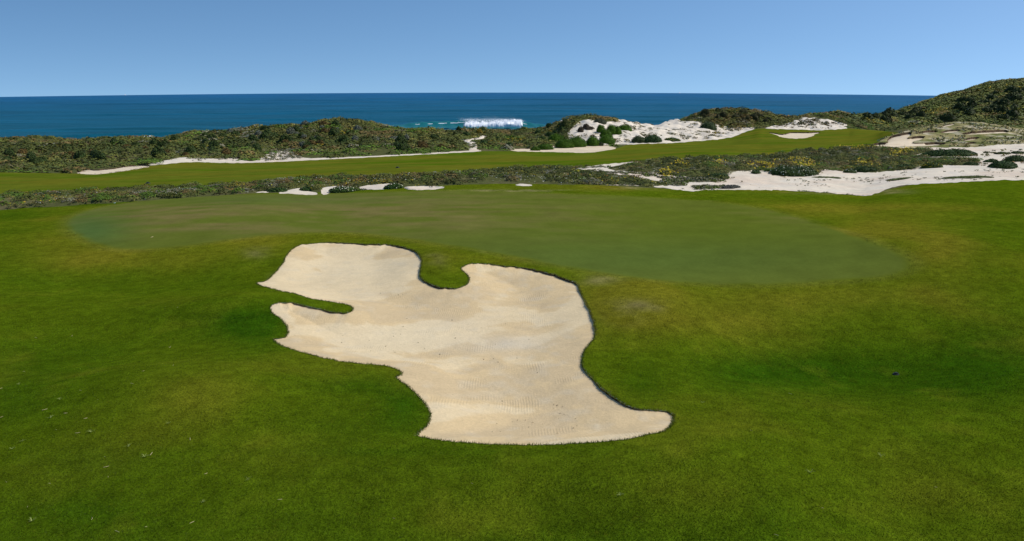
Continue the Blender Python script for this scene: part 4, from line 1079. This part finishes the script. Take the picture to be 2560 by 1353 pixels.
# ------------------------------------------------------------------ grass blades of the near turf and the fringe of the bunker
grid_i = lambda x, y: (np.clip(((x/(y+6))-svals[0])/ds, 0, nI-1).round().astype(int)*nJ + np.clip(np.interp(y, yr, np.arange(nJ)), 0, nJ-1).round().astype(int))
def blades(P, hgt, wdt, lean, colr):
    n = len(P); a_ = rng.uniform(0, 2*np.pi, n); d = np.stack([np.cos(a_), np.sin(a_), np.zeros(n)], 1)
    l_ = rng.uniform(0, 2*np.pi, n); ld = np.stack([np.cos(l_), np.sin(l_), np.zeros(n)], 1)*(rng.uniform(.1, 1, n)*lean*hgt)[:, None]
    V = np.empty((n, 3, 3)); V[:, 0] = P-d*wdt[:, None]; V[:, 1] = P+d*wdt[:, None]; V[:, 2] = P+ld+np.stack([0*hgt, 0*hgt, hgt], 1)
    return V.reshape(-1, 3), np.arange(3*n).reshape(-1, 3), colr
n = 330000
px = rng.uniform(-150, 2710, n); py = 560+(1353-560+60)*rng.random(n)**.85
u, v, q = ray(px, py); Yd = 6.4*(v/-q)
for _ in range(3):
    z = base_h(u/v*Yd, Yd); Yd = (z-CAMZ)/(q/v)
x = u/v*Yd; zz = base_h(x, Yd)
inb = pip([p for z, p in paint if z == 10][0], x, Yd) | pip(gpoly, x, Yd) | (Yd > 38)
x, Yd, zz = x[~inb], Yd[~inb], zz[~inb]
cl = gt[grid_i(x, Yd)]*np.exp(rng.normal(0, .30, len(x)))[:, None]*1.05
P = np.stack([x, Yd, zz-.003], 1); hg = rng.uniform(.012, .030, len(x))*(.7+.6*fbm(x/.5, Yd/.5, 2, 8)); wd = rng.uniform(.0025, .0055, len(x))*(Yd/12)**.6
V, F, c = blades(P, hg, wd, 1.0, cl)
tag(mk('grass', V, F, M_LEAF, fcol=np.clip(c, .003, .5)), 'short mown grass blades of the near turf', 'grass', kind='stuff')
mp = [p for z, p in paint if z == 10][0]; Q = np.roll(mp, -1, 0); L = np.hypot(*(Q-mp).T)
n = 26000; e = rng.choice(len(mp), n, p=L/L.sum()); t = rng.random(n)[:, None]; pp = mp[e]*(1-t)+Q[e]*t + rng.normal(0, .018, (n, 2))
P = np.stack([pp[:, 0], pp[:, 1], base_h(pp[:, 0], pp[:, 1])-.01], 1)
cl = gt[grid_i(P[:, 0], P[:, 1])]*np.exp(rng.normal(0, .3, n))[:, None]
st = rng.random(n) < .16; cl[st] = np.array([.26, .20, .10])
V, F, c = blades(P, rng.uniform(.015, .05, n), rng.uniform(.003, .007, n), 1.4, cl)
tag(mk('grass_fringe', V, F, M_LEAF, fcol=np.clip(c, .003, .5)), 'ragged fringe of grass along the rim of the large bunker', 'grass', kind='stuff')
# leaf litter and crumbs on the bunker sand
litter = px_scatter(520, MAIN[::2]); litter = litter[pip(mp, litter[:, 0], litter[:, 1])]
k = fbm(litter[:, 0]/1.5, litter[:, 1]/1.5, 2, 66) > .42; litter = litter[k]
dd = dist_poly(mp, litter[:, 0], litter[:, 1], 2.2)
litter = litter[dd > 1.0]; dd = dd[dd > 1.0]; litter[:, 2] += -.005-.025-.17*sstep(0, 1.7, dd)+(fbm(litter[:, 0]/1.2, litter[:, 1]/1.2, 3, 50)-.5)*.03+.01
N = rng.normal(size=(len(litter), 3))*.4+np.array([0, -.3, 1]); N /= np.linalg.norm(N, axis=1)[:, None]
V, F = leaf_mesh(litter, N, rng.uniform(.012, .034, len(litter)), 1.2)
tag(mk('litter', V, F, M_LEAF, fcol=leaf_cols(np.tile(np.array([.16, .12, .07]), (len(litter), 1)), len(litter), .4)), 'crumbs of dry leaf and soil strewn over the bunker sand', 'litter', kind='stuff')
print('done')
